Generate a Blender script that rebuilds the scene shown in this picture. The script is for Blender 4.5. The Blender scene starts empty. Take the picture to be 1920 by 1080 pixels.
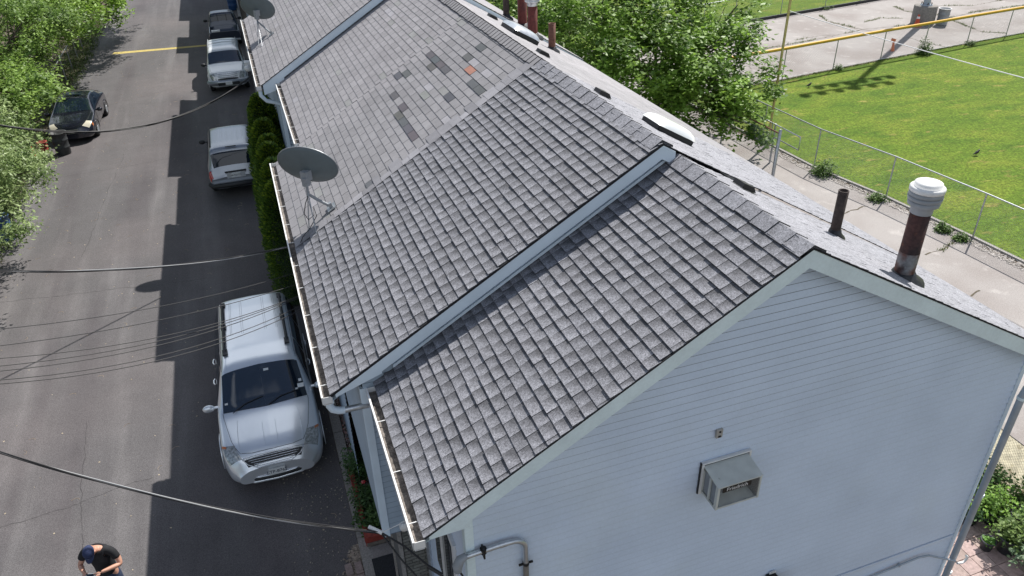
import bpy, bmesh, math, random
import numpy as np
from mathutils import Vector, Matrix
random.seed(7); RNG = np.random.default_rng(11)
rad = math.radians
S = bpy.context.scene
COL = S.collection

# ------------------------------------------------------------------ camera
cam = bpy.data.cameras.new('camera'); co = bpy.data.objects.new('camera', cam); COL.objects.link(co)
P_, R_, Y_, F_ = 0.5517, 0.0271, 0.3269, 1434.17
fw = Vector((math.sin(Y_)*math.cos(P_), math.cos(Y_)*math.cos(P_), -math.sin(P_)))
rt = Vector((math.cos(Y_), -math.sin(Y_), 0)); dn = fw.cross(rt)
r2 = rt*math.cos(R_)+dn*math.sin(R_); d2 = -rt*math.sin(R_)+dn*math.cos(R_)
co.matrix_world = Matrix(((r2.x, -d2.x, -fw.x, 0), (r2.y, -d2.y, -fw.y, 0), (r2.z, -d2.z, -fw.z, 11.2884), (0, 0, 0, 1)))
cam.sensor_width = 36; cam.lens = F_/1920*36; cam.clip_start = .1; cam.clip_end = 1500
S.camera = co

# ------------------------------------------------------------------ light
SUNV = Vector((.641, .441, 1)).normalized()
sl = bpy.data.lights.new('sun', 'SUN'); sl.energy = 5.0; sl.angle = rad(.5); sl.color = (1, .965, .91)
so = bpy.data.objects.new('sun', sl); COL.objects.link(so); so.rotation_euler = SUNV.to_track_quat('Z', 'Y').to_euler()
so.location = (30, 20, 60)
OX, OY = 0.0, 0.0
W = bpy.data.worlds.new('World'); S.world = W; W.use_nodes = True
nt = W.node_tree; nt.nodes.clear()
sky = nt.nodes.new('ShaderNodeTexSky'); sky.sky_type = 'NISHITA'; sky.sun_disc = False
sky.sun_elevation = math.asin(SUNV.z); sky.sun_rotation = math.atan2(.641, .441)
bg = nt.nodes.new('ShaderNodeBackground'); bg.inputs[1].default_value = .06
tc = nt.nodes.new('ShaderNodeTexCoord'); nz = nt.nodes.new('ShaderNodeTexNoise')
nz.inputs['Scale'].default_value = 2.6; nz.inputs['Detail'].default_value = 7; nz.inputs['Roughness'].default_value = .55
mp = nt.nodes.new('ShaderNodeMapping'); mp.inputs['Scale'].default_value = (1, 1, 2.2); mp.inputs['Location'].default_value = (OX, OY, 0)
cr = nt.nodes.new('ShaderNodeValToRGB'); cr.color_ramp.elements[0].position = .655; cr.color_ramp.elements[1].position = .76
cr.color_ramp.elements[1].color = (.9, .9, .9, 1)
mx = nt.nodes.new('ShaderNodeMix'); mx.data_type = 'RGBA'; mx.inputs['B'].default_value = (13.5, 14.5, 16, 1)
L = nt.links.new
sp_ = nt.nodes.new('ShaderNodeSeparateXYZ'); L(tc.outputs['Generated'], sp_.inputs[0])
ab = nt.nodes.new('ShaderNodeMath'); ab.operation = 'ABSOLUTE'; L(sp_.outputs[1], ab.inputs[0])
ml = nt.nodes.new('ShaderNodeMath'); ml.operation = 'MULTIPLY_ADD'; ml.inputs[1].default_value = .36; L(ab.outputs[0], ml.inputs[0])  # unseen clouds weighted toward both y ends, arranged to fill the shaded walls
L(tc.outputs['Generated'], mp.inputs[0]); L(mp.outputs[0], nz.inputs['Vector']); L(nz.outputs[0], ml.inputs[2]); L(ml.outputs[0], cr.inputs[0])
hz = nt.nodes.new('ShaderNodeMapRange'); hz.interpolation_type = 'SMOOTHSTEP'; hz.inputs['From Min'].default_value = .12; hz.inputs['From Max'].default_value = .5; L(sp_.outputs[2], hz.inputs[0])
m2_ = nt.nodes.new('ShaderNodeMath'); m2_.operation = 'MULTIPLY'; L(cr.outputs[0], m2_.inputs[0]); L(hz.outputs[0], m2_.inputs[1]); L(m2_.outputs[0], mx.inputs['Factor']); L(sky.outputs[0], mx.inputs['A']); L(mx.outputs['Result'], bg.inputs[0])
wo = nt.nodes.new('ShaderNodeOutputWorld'); L(bg.outputs[0], wo.inputs[0])
S.view_settings.view_transform = 'Standard'; S.view_settings.look = 'None'; S.view_settings.exposure = 0.36; S.view_settings.gamma = 1
try:
    S.cycles.max_bounces = 6; S.cycles.transparent_max_bounces = 6
except Exception: pass

# ------------------------------------------------------------------ materials
def mat(name, col, rough=.7, metal=0, attr=None, noise=None, bump=None, big=None, coat=0, spec=None, stretch=None, emit=None, transl=0, uvgrad=None):
    """col: base; attr: multiply by face colour attribute; noise=(scale,lo,hi); big=(scale,color2,pos0,pos1); bump=(scale,strength)"""
    m = bpy.data.materials.new(name); m.use_nodes = True; n = m.node_tree.nodes; l = m.node_tree.links.new
    b = n['Principled BSDF']; b.inputs['Roughness'].default_value = rough; b.inputs['Metallic'].default_value = metal
    if spec is not None: b.inputs['Specular IOR Level'].default_value = spec
    if coat: b.inputs['Coat Weight'].default_value = coat; b.inputs['Coat Roughness'].default_value = .05
    tc = n.new('ShaderNodeTexCoord'); vec = tc.outputs['Object']
    if stretch:
        mp = n.new('ShaderNodeMapping'); mp.inputs['Scale'].default_value = stretch; l(vec, mp.inputs[0]); svec = mp.outputs[0]
    else: svec = vec
    rgb = n.new('ShaderNodeRGB'); rgb.outputs[0].default_value = (*col, 1); cur = rgb.outputs[0]
    def mixc(mode, fac, a, b_):
        x = n.new('ShaderNodeMix'); x.data_type = 'RGBA'; x.blend_type = mode
        for s, v in (('Factor', fac), ('A', a), ('B', b_)):
            if hasattr(v, 'links') or hasattr(v, 'is_linked'): l(v, x.inputs[s])
            else: x.inputs[s].default_value = v
        return x.outputs['Result']
    if attr:
        a = n.new('ShaderNodeAttribute'); a.attribute_name = attr; cur = mixc('MULTIPLY', 1.0, cur, a.outputs['Color'])
    for B in (big or []):
        sc, c2, p0, p1 = B[:4]
        t = n.new('ShaderNodeTexNoise'); t.inputs['Scale'].default_value = sc; t.inputs['Detail'].default_value = 5
        l(svec if (len(B) > 4 and B[4]) else vec, t.inputs['Vector'])
        r = n.new('ShaderNodeValToRGB'); r.color_ramp.elements[0].position = p0; r.color_ramp.elements[1].position = p1
        l(t.outputs[0], r.inputs[0]); cur = mixc('MIX', r.outputs[0], cur, (*c2, 1))
    for N in (noise if isinstance(noise, list) else ([noise] if noise else [])):
        sc, lo, hi = N
        t = n.new('ShaderNodeTexNoise'); t.inputs['Scale'].default_value = sc; t.inputs['Detail'].default_value = 2; l(vec, t.inputs['Vector'])
        r = n.new('ShaderNodeMapRange'); r.inputs['From Min'].default_value = .3; r.inputs['From Max'].default_value = .7
        r.inputs['To Min'].default_value = lo; r.inputs['To Max'].default_value = hi; l(t.outputs[0], r.inputs[0])
        cur = mixc('MULTIPLY', 1.0, cur, r.outputs[0])
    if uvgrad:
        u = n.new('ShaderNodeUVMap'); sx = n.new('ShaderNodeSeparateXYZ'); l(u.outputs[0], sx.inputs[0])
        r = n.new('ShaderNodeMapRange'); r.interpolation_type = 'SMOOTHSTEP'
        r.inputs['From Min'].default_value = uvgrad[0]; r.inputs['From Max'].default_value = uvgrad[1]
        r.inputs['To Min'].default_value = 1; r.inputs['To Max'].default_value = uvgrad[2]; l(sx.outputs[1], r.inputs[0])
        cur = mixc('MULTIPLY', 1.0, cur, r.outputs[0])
    l(cur, b.inputs['Base Color'])
    if bump:
        t = n.new('ShaderNodeTexNoise'); t.inputs['Scale'].default_value = bump[0]; t.inputs['Detail'].default_value = 3; l(vec, t.inputs['Vector'])
        bp = n.new('ShaderNodeBump'); bp.inputs['Strength'].default_value = bump[1]; bp.inputs['Distance'].default_value = .003
        l(t.outputs[0], bp.inputs['Height']); l(bp.outputs[0], b.inputs['Normal'])
    if transl:
        b.inputs['Transmission Weight'].default_value = 0
        tr = n.new('ShaderNodeBsdfTranslucent'); l(cur, tr.inputs[0]); ad = n.new('ShaderNodeMixShader'); ad.inputs[0].default_value = transl
        l(b.outputs[0], ad.inputs[1]); l(tr.outputs[0], ad.inputs[2]); l(ad.outputs[0], n['Material Output'].inputs[0])
    return m
M = {}
M['asphalt'] = mat('asphalt', (.096, .0905, .093), .93, noise=[(70, .62, 1.42), (300, .78, 1.25), (1.3, .93, 1.07)], bump=(160, .5), stretch=(1, .07, 1),
                   big=[(1.1, (.155, .147, .148), .5, .72, 1), (.7, (.072, .064, .068), .5, .68, 1), (.16, (.13, .115, .115), .45, .75)])
M['concrete'] = mat('concrete', (.34, .315, .3), .9, noise=[(35, .85, 1.12), (160, .86, 1.14)], bump=(90, .3), big=[(.35, (.27, .24, .225), .4, .62), (1.9, (.42, .39, .37), .58, .75)])
M['kerb'] = mat('kerb', (.3, .28, .26), .9, noise=[(30, .75, 1.2), (120, .85, 1.15)], bump=(60, .4))
M['dirt'] = mat('dirt', (.11, .085, .06), .95, noise=[(9, .6, 1.4), (70, .7, 1.3)], bump=(30, .6))
M['grass'] = mat('grass', (.105, .165, .017), .9, noise=[(11, .62, 1.32), (45, .6, 1.4), (4, .82, 1.15)], bump=(60, 1.0), stretch=(1, 2.4, 1), big=[(.3, (.165, .205, .026), .46, .7, 1), (.45, (.075, .135, .014), .47, .66, 1), (1.1, (.25, .22, .06), .6, .74, 1), (2.6, (.11, .18, .016), .56, .7)], spec=.15)
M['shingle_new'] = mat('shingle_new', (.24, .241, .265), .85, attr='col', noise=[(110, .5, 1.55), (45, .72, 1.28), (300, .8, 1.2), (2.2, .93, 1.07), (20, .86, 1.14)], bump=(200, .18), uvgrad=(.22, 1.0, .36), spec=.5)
M['shingle_old'] = mat('shingle_old', (.252, .245, .256), .85, attr='col', noise=[(150, .78, 1.22), (5, .92, 1.08), (1.1, .93, 1.06)], bump=(200, .15), spec=.5)
M['felt'] = mat('felt', (.018, .018, .02), .9)
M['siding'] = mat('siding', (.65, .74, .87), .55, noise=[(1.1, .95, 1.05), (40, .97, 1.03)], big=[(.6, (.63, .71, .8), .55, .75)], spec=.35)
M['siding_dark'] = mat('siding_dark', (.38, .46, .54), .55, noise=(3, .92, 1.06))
M['siding_joint'] = mat('siding_joint', (.45, .54, .66), .7)
M['siding_lap_shade'] = mat('siding_lap_shade', (.13, .17, .22), .9)
M['trim'] = mat('trim', (.8, .93, .96), .45, noise=[(2.5, .93, 1.04), (30, .96, 1.03)])
M['trim_blue'] = mat('trim_blue', (.72, .83, .92), .45, noise=(2.5, .93, 1.04))
M['white'] = mat('white', (.8, .8, .79), .4, noise=(9, .9, 1.04))
M['gutter_in'] = mat('gutter_in', (.17, .15, .135), .9, noise=[(12, .45, 1.4), (60, .6, 1.4)], bump=(50, .6))
M['galv'] = mat('galv', (.38, .4, .42), .42, .75, noise=(20, .85, 1.1))
M['galv_light'] = mat('galv_light', (.6, .63, .66), .3, .7, noise=(14, .85, 1.1))
M['steel_blue'] = mat('steel_blue', (.42, .47, .52), .5, .3, noise=(6, .9, 1.1))
M['rust'] = mat('rust', (.085, .035, .022), .8, noise=[(25, .6, 1.4)], big=[(7, (.035, .024, .022), .45, .65), (4, (.26, .09, .03), .6, .72)])
M['darkpipe'] = mat('darkpipe', (.05, .034, .028), .75, noise=(20, .6, 1.4))
M['brownpipe'] = mat('brownpipe', (.15, .065, .045), .8, noise=(20, .7, 1.3))
M['flue'] = mat('flue', (.2, .21, .22), .6, .1, big=[(3.4, (.1, .03, .02), .36, .5), (9, (.04, .018, .018), .58, .75), (6, (.32, .11, .04), .66, .75)], noise=(30, .8, 1.2))
M['flue_rust'] = mat('flue_rust', (.075, .03, .025), .75, big=[(2.6, (.03, .016, .017), .42, .6), (8, (.22, .07, .03), .6, .75)], noise=(30, .7, 1.3))
M['flue_red'] = mat('flue_red', (.14, .03, .024), .7, noise=(20, .7, 1.3), big=[(5, (.08, .02, .02), .5, .7)])
M['tar'] = mat('tar', (.02, .021, .024), .45, noise=(25, .6, 1.6))
M['plastic_grey'] = mat('plastic_grey', (.3, .32, .34), .5, noise=(8, .9, 1.1))
M['dish'] = mat('dish', (.125, .155, .165), .5, noise=(6, .93, 1.07))
M['black'] = mat('black', (.012, .012, .014), .5)
M['rubber'] = mat('rubber', (.02, .02, .02), .85, noise=(40, .7, 1.3))
M['cable_black'] = mat('cable_black', (.02, .019, .02), .5)
M['cable_alu'] = mat('cable_alu', (.42, .42, .42), .4, .5)
M['paint_silver'] = mat('paint_silver', (.88, .91, .94), .28, .6, coat=.9, noise=(1.3, .97, 1.03))
M['paint_gray'] = mat('paint_gray', (.33, .355, .39), .28, .6, coat=.6)
M['paint_white'] = mat('paint_white', (.7, .72, .73), .28, .15, coat=.9)
M['paint_navy'] = mat('paint_navy', (.014, .016, .028), .2, .3, coat=1)
M['paint_slate'] = mat('paint_slate', (.04, .05, .075), .3, .4, coat=.8)
M['glass'] = mat('glass', (.008, .014, .024), .03, 0, spec=.6)
M['windshield_glass'] = mat('windshield_glass', (.01, .018, .03), .03, 0, spec=1.6)
M['lamp_glass'] = mat('lamp_glass', (.42, .43, .42), .12, .35, noise=(22, .5, 1.5), coat=.8)
M['lamp_haze'] = mat('lamp_haze', (.62, .58, .46), .3, 0, coat=.3)
M['lamp_red'] = mat('lamp_red', (.42, .02, .02), .2, coat=.8, noise=(20, .7, 1.2))
M['lamp_orange'] = mat('lamp_orange', (.5, .16, .05), .3, coat=.5)
M['chrome'] = mat('chrome', (.75, .77, .8), .12, .95)
M['plastic_black'] = mat('plastic_black', (.022, .024, .027), .55)
M['plate'] = mat('plate', (.72, .74, .74), .5)
M['ink'] = mat('ink', (.02, .03, .07), .6)
M['wood'] = mat('wood', (.2, .12, .07), .8, noise=(20, .7, 1.3))
M['bark'] = mat('bark', (.1, .08, .06), .9, noise=[(12, .6, 1.4)], bump=(25, .8))
M['leaf'] = mat('leaf', (1, 1, 1), .5, attr='col', transl=.38, spec=.45)
M['leaf_shrub'] = mat('leaf_shrub', (1, 1, 1), .6, attr='col', transl=.2)
M['yellow'] = mat('yellow', (.72, .42, .03), .5, noise=(4, .93, 1.05))
M['yellow_pole'] = mat('yellow_pole', (.5, .42, .16), .6, noise=(6, .85, 1.1))
M['yellow_line'] = mat('yellow_line', (.52, .41, .13), .85, noise=[(30, .75, 1.15), (6, .85, 1.1)])
M['orange'] = mat('orange', (.62, .09, .03), .6, noise=(8, .85, 1.1))
M['orange_pale'] = mat('orange_pale', (.75, .22, .1), .6)
M['red_edge'] = mat('red_edge', (.28, .045, .03), .75, noise=(15, .7, 1.25))
M['brick'] = mat('brick', (.2, .195, .175), .9, attr='col', noise=[(40, .8, 1.2)])
M['mortar'] = mat('mortar', (.13, .125, .12), .95)
M['stone'] = mat('stone', (.2, .17, .145), .9, attr='col', noise=[(20, .75, 1.25), (90, .85, 1.15)], bump=(40, .5))
M['paver'] = mat('paver', (.33, .25, .23), .9, attr='col', noise=[(20, .8, 1.2)])
M['cream'] = mat('cream', (.66, .6, .47), .8, attr='col', noise=[(8, .86, 1.08), (50, .92, 1.06)], big=[(2.2, (.5, .42, .27), .56, .74)])
M['mat_black'] = mat('mat_black', (.022, .023, .027), .9, noise=(60, .6, 1.5))
M['blue_bin'] = mat('blue_bin', (.02, .07, .2), .45, noise=(7, .85, 1.15))
M['trash'] = mat('trash', (.03, .033, .035), .6, noise=(12, .7, 1.3))
M['skin'] = mat('skin', (.56, .3, .21), .55, noise=(14, .9, 1.08))
M['shirt'] = mat('shirt', (.012, .013, .016), .85, noise=(9, .7, 1.4), bump=(11, 1.0))
M['jeans'] = mat('jeans', (.03, .045, .09), .9, noise=(30, .8, 1.2))
M['cap'] = mat('cap', (.022, .035, .095), .8, noise=(40, .8, 1.2))
M['pot'] = mat('pot', (.03, .033, .04), .6, noise=(12, .7, 1.3))
M['sky_dome'] = mat('skylight_dome', (.86, .88, .88), .25, coat=.5)
M['gravel'] = mat('gravel', (1, 1, 1), .9, attr='col')

# ------------------------------------------------------------------ mesh helpers
class MB:
    def __init__(s): s.v = []; s.f = []; s.m = []; s.c = []; s.uv = {}; s.sm = []
    def add(s, vs, fs, mi=0, col=(1, 1, 1), smooth=False):
        o = len(s.v); s.v += [tuple(v) for v in vs]
        for f in fs: s.f.append(tuple(i+o for i in f)); s.m.append(mi); s.c.append(col); s.sm.append(smooth)
        return s
    def quad(s, a, b, c, d, mi=0, col=(1, 1, 1), uv=None):
        if uv: s.uv[len(s.f)] = uv
        return s.add((a, b, c, d), ((0, 1, 2, 3),), mi, col)
    def box(s, c, d, rz=0, mi=0, col=(1, 1, 1), rx=0, ry=0):
        R = Matrix.Rotation(rz, 3, 'Z') @ Matrix.Rotation(ry, 3, 'Y') @ Matrix.Rotation(rx, 3, 'X')
        vs = [Vector(c)+R @ Vector((x*d[0]/2, y*d[1]/2, z*d[2]/2)) for z in (-1, 1) for y in (-1, 1) for x in (-1, 1)]
        return s.add(vs, ((0, 2, 3, 1), (4, 5, 7, 6), (0, 1, 5, 4), (2, 6, 7, 3), (0, 4, 6, 2), (1, 3, 7, 5)), mi, col)
    def tube(s, pts, r, n=8, mi=0, cap=True, col=(1, 1, 1), smooth=True):
        pts = [Vector(p) for p in pts]; k = len(pts); rs = r if isinstance(r, (list, tuple)) else [r]*k
        vs = []; ref = None
        for i, p in enumerate(pts):
            t = (pts[min(i+1, k-1)]-pts[max(i-1, 0)]).normalized()
            if ref is None: ref = t.orthogonal().normalized()
            a = (ref-t*ref.dot(t)).normalized(); ref = a; b = t.cross(a)
            for j in range(n):
                an = 2*math.pi*j/n; vs.append(p+(a*math.cos(an)+b*math.sin(an))*rs[i])
        fs = [(i*n+j, i*n+(j+1) % n, (i+1)*n+(j+1) % n, (i+1)*n+j) for i in range(k-1) for j in range(n)]
        s.add(vs, fs, mi, col, smooth)
        if cap: s.add(vs[:n], (tuple(reversed(range(n))),), mi, col); s.add(vs[-n:], (tuple(range(n)),), mi, col)
        return s
    def lathe(s, c, prof, n=20, mi=0, axis=None, col=(1, 1, 1), smooth=True):
        """prof: (radius, height) list about the z axis (or axis vector) at c"""
        q = Vector((0, 0, 1)).rotation_difference(Vector(axis)) if axis is not None else None
        vs = []
        for r_, h in prof:
            for j in range(n):
                an = 2*math.pi*j/n; v = Vector((r_*math.cos(an), r_*math.sin(an), h))
                if q: v = q @ v
                vs.append(v+Vector(c))
        k = len(prof)
        fs = [(i*n+j, i*n+(j+1) % n, (i+1)*n+(j+1) % n, (i+1)*n+j) for i in range(k-1) for j in range(n)]
        return s.add(vs, fs, mi, col, smooth)
    def prism(s, poly, a, b, axis='y', mi=0, col=(1, 1, 1)):
        """poly in the plane across axis, extruded from a to b"""
        def P(p, t): return (p[0], t, p[1]) if axis == 'y' else ((t, p[0], p[1]) if axis == 'x' else (p[0], p[1], t))
        n = len(poly); vs = [P(p, a) for p in poly]+[P(p, b) for p in poly]
        fs = [tuple(range(n)), tuple(reversed(range(n, 2*n)))]+[(i, i+n, (i+1) % n+n, (i+1) % n) for i in range(n)]
        return s.add(vs, fs, mi, col)
    def ell(s, c, r, n=14, m=10, mi=0, rot=None, col=(1, 1, 1)):
        vs = []
        for i in range(m+1):
            t = math.pi*i/m
            for j in range(n):
                a = 2*math.pi*j/n; v = Vector((r[0]*math.sin(t)*math.cos(a), r[1]*math.sin(t)*math.sin(a), r[2]*math.cos(t)))
                if rot is not None: v = rot @ v
                vs.append(v+Vector(c))
        fs = [(i*n+j, (i+1)*n+j, (i+1)*n+(j+1) % n, i*n+(j+1) % n) for i in range(m) for j in range(n)]
        return s.add(vs, fs, mi, col, True)
    def build(s, name, mats, parent=None, label=None, fixn=True):
        me = bpy.data.meshes.new(name)
        off = Vector((0, 0, 0))
        if parent is not None and parent.get('_org') is not None: off = Vector(parent['_org'])
        me.from_pydata([Vector(v)-off for v in s.v] if off.length > 0 else s.v, [], s.f)
        mats = mats if isinstance(mats, (list, tuple)) else [mats]
        for m in mats: me.materials.append(M[m] if isinstance(m, str) else m)
        me.polygons.foreach_set('material_index', s.m); me.polygons.foreach_set('use_smooth', s.sm)
        if any(c != (1, 1, 1) for c in s.c):
            a = me.attributes.new('col', 'FLOAT_COLOR', 'FACE'); arr = np.ones((len(s.c), 4), np.float32); arr[:, :3] = np.array(s.c, np.float32)
            a.data.foreach_set('color', arr.ravel())
        elif any((m if isinstance(m, str) else '') in ('shingle_new', 'shingle_old', 'brick', 'stone', 'paver', 'cream', 'gravel') for m in mats):
            a = me.attributes.new('col', 'FLOAT_COLOR', 'FACE'); a.data.foreach_set('color', np.ones(len(s.f)*4, np.float32))
        if s.uv:
            u = me.uv_layers.new(name='UVMap')
            for fi, q in s.uv.items():
                p = me.polygons[fi]
                for k, li in enumerate(p.loop_indices): u.data[li].uv = q[k]
        if fixn:
            bm = bmesh.new(); bm.from_mesh(me)
            bmesh.ops.remove_doubles(bm, verts=bm.verts, dist=1e-6) if False else None
            bmesh.ops.recalc_face_normals(bm, faces=bm.faces); bm.to_mesh(me); bm.free()
        o = bpy.data.objects.new(name, me); COL.objects.link(o)
        if parent is not None:
            o.parent = parent
            if parent.get('_org') is not None: o['_org'] = list(off)
        if label: o['label'] = label
        return o
def tag(o, label, cat, group=None, kind=None):
    if label: o['label'] = label
    if cat: o['category'] = cat
    if group: o['group'] = group
    if kind: o['kind'] = kind
    return o
def thing(name, label, cat, loc=(0, 0, 0), rz=0, group=None, local=False):
    o = bpy.data.objects.new(name, None); COL.objects.link(o); o.location = loc; o.rotation_euler = (0, 0, rz); o.empty_display_size = .2
    if not local: o['_org'] = list(loc)
    return tag(o, label, cat, group)
def struct(name, mb, mats):
    o = mb.build(name, mats); o['kind'] = 'structure'; return o
def dup(root, loc, rz=None, label=None):
    r = root.copy(); COL.objects.link(r); r.location = loc
    if rz is not None: r.rotation_euler = (0, 0, rz)
    if label: r['label'] = label
    for ch in list(root.children):
        c = ch.copy(); COL.objects.link(c); c.parent = r
        for g in ch.children:
            d = g.copy(); COL.objects.link(d); d.parent = c
    return r
def text(name, body, size, loc, rot, m, parent=None, ext=.002):
    cu = bpy.data.curves.new(name, 'FONT'); cu.body = body; cu.size = size; cu.extrude = ext; cu.align_x = 'CENTER'; cu.align_y = 'CENTER'
    t = bpy.data.objects.new(name, cu); COL.objects.link(t)
    bpy.context.view_layer.update()
    me = bpy.data.meshes.new_from_object(t.evaluated_get(bpy.context.evaluated_depsgraph_get()))
    bpy.data.objects.remove(t); me.materials.clear(); me.materials.append(M[m])
    me.transform(rot.to_4x4()); off = Vector(parent['_org']) if parent is not None and parent.get('_org') is not None else Vector((0, 0, 0))
    me.transform(Matrix.Translation(Vector(loc)-off))
    o = bpy.data.objects.new(name, me); COL.objects.link(o); o.parent = parent
    if parent is not None and parent.get('_org') is not None: o['_org'] = list(off)
    return o
def lerp(a, b, t): return a+(b-a)*t
def sheet(poly, z): return MB().add([(x, y, z) for x, y in poly], (tuple(range(len(poly))),))

# ------------------------------------------------------------------ ground
g = MB(); g.quad((-400, -300, 0), (500, -300, 0), (500, 700, 0), (-400, 700, 0)); struct('ground', g, 'dirt')
struct('road', sheet([(-8.6, -30), (.26, -30), (.26, 200), (-8.6, 200)], .004), 'asphalt')
# grass field and far grass
FX = [(20.45, -30), (20.2, 11.5), (19.98, 14.88), (19.66, 18.15), (19.12, 21.08), (19.0, 23.8), (18.85, 26), (18.7, 30.2)]
struct('grass_field', sheet(FX+[(24.7, 30.7), (31.4, 31.55), (38, 32.3), (60, 34.6), (60, -30)], .008), 'grass')
struct('far_grass', sheet([(-2, 42), (18, 40.0), (25.8, 40.9), (33.8, 42.5), (48, 44.6), (80, 50), (120, 220), (-2, 220)][1:], .008), 'grass')
struct('walkway', sheet([(8.7, 5.0)]+[(8.7, 60), (13, 60), (13, 39.5), (18, 39.9), (25.8, 40.75), (33.8, 42.3), (60, 46.5), (60, 34.9), (38, 32.5), (31.4, 31.75), (24.7, 30.9), (18.4, 30.4)]+[(x-.28, y) for x, y in reversed(FX[1:-1])]+[(13.75, 11.5), (13.75, 5)], .004), 'concrete')
struct('walkway_near', sheet([(13.75, 4), (13.75, 11.5), (19.92, 11.5), (20.1, 4)], .004), 'concrete')
# gravelly strip beneath the chain link fence
gs = MB()
for i in range(4200):
    y = random.uniform(11, 24); x = np.interp(y, [p[1] for p in FX[:-1]][::1], [p[0] for p in FX[:-1]])-random.uniform(-.02, .45)**1
    r_ = random.uniform(.01, .028); t = random.random(); gs.box((x, y, .008), (r_*2, r_*1.6, r_), random.uniform(0, 3), col=(.3+.25*t, .27+.24*t, .24+.24*t), rx=random.uniform(-.4, .4))
tag(gs.build('gravel_strip', 'gravel'), None, None, kind='stuff')
k = MB()
for a, b in zip(FX[1:-1], FX[2:]):
    d = (Vector(b)-Vector(a)); k.box((*((Vector(a)+Vector(b))/2-Vector((.02, 0))), .03), (.1, d.length+.02, .08), math.atan2(-d.x, d.y))
struct('field_kerb', k, 'kerb')
# kerb by the houses
k = MB(); y = 4.0
while y < 70:
    k.box((.37, y+1.49, .06), (.2, 2.98, .15)); y += 3.0
struct('kerb', k, 'kerb')
# yellow painted line, marks on the asphalt
tag(struct('yellow_line', sheet([(-7.15, 50.55), (-1.0, 50.2), (-1.0, 50.55), (-7.1, 51.05)], .009), 'yellow_line'), 'long yellow line painted across the asphalt road', None)
cr_ = MB()
for x0, y0, x1, y1 in ((-8.2, 12.5, -3.4, 13.1), (-8.3, 22.0, -2.2, 21.2), (-5.9, 24, -5.3, 33), (-8.3, 31.2, -1.5, 31.9), (-6.8, 40, -2.6, 42.4), (-4.3, 9.5, -4.9, 15.5)):
    n_ = 60; p_ = (x0, y0); dx_ = dy_ = 0
    for i in range(1, n_+1):
        t = i/n_; dx_ = dx_*.85+random.uniform(-.03, .03); dy_ = dy_*.85+random.uniform(-.03, .03); q = (lerp(x0, x1, t)+dx_, lerp(y0, y1, t)+dy_); d = Vector(q)-Vector(p_); nn = Vector((-d.y, d.x)).normalized()*random.uniform(.002, .007)
        cr_.quad((p_[0]-nn.x, p_[1]-nn.y, .0065), (q[0]-nn.x, q[1]-nn.y, .0065), (q[0]+nn.x, q[1]+nn.y, .0065), (p_[0]+nn.x, p_[1]+nn.y, .0065)); p_ = q
struct('road_cracks', cr_, mat('crack_dark', (.045, .042, .043), .95))
# light tan litter: twigs, seeds, leaf crumbs on the road
lt = MB()
for i in range(900):
    x = -8.4+8.4*random.random()**1.3; y = random.uniform(9, 60); s_ = random.uniform(.01, .035); a = random.uniform(0, 3.1)
    t = random.uniform(.5, 1.1)
    if random.random() < .3:
        pts = [(x+math.cos(a+.5*j)*.05*j, y+math.sin(a+.5*j)*.05*j, .008) for j in range(4)]; lt.tube(pts, .0035, 3, col=(.42*t, .33*t, .22*t))
    else: lt.box((x, y, .008), (s_, s_*.7, .005), a, col=(.5*t, .42*t, .3*t))
for i in range(260):
    x = random.uniform(-.9, .24); y = random.uniform(9, 14); s_ = random.uniform(.008, .03); t = random.uniform(.6, 1.2)
    lt.box((x, y, .008), (s_, s_*.8, .01), random.uniform(0, 3), col=(.36*t, .32*t, .26*t))
tag(lt.build('road_litter', 'gravel'), None, None, kind='stuff')
# cracks with moss and grass on the concrete apron
CR = [[(35.44, 41.64), (34.79, 39.96), (35.05, 37.97), (35.43, 36.6)], [(30.03, 36.89), (31.74, 37.2), (32.86, 36.95)], [(36.55, 38.8), (38.22, 39.3), (39.27, 38.63)],
      [(27.0, 36.0), (30.0, 36.37), (32.56, 36.81), (35.33, 37.38), (38.22, 37.07), (40.94, 37.34), (44.79, 38.16), (50, 38.3)], [(41.41, 41.61), (40.98, 40.01), (42.05, 38.46), (40.83, 34.06), (41.69, 33.38)],
      [(36.15, 34.86), (36.14, 33.5), (36.55, 32.1)], [(17.86, 14.61), (18.45, 14.66), (19.09, 14.83), (19.5, 15.1)], [(16.79, 12.3), (17.75, 12.51)], [(14.5, 20), (15.2, 18.5), (16.6, 17.6), (18.6, 17.9)], [(43, 41), (46, 39.6), (50, 40.2)]]
ck = MB(); wd = MB()
def tuft(mb, x, y, h, n, c0=(.1, .16, .03), c1=(.2, .25, .06), z=0., spread=.06, w=.012):
    for _ in range(n):
        a = random.uniform(0, 6.28); l = random.uniform(.4, 1)*h; bx = x+random.uniform(-spread, spread); by = y+random.uniform(-spread, spread)
        dx, dy = math.cos(a)*l*.6, math.sin(a)*l*.6; px, py = -math.sin(a)*w, math.cos(a)*w; t = random.random()
        mb.add(((bx-px, by-py, z), (bx+px, by+py, z), (bx+dx, by+dy, z+l)), ((0, 1, 2),), col=tuple(lerp(p, q, t) for p, q in zip(c0, c1)))
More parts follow.
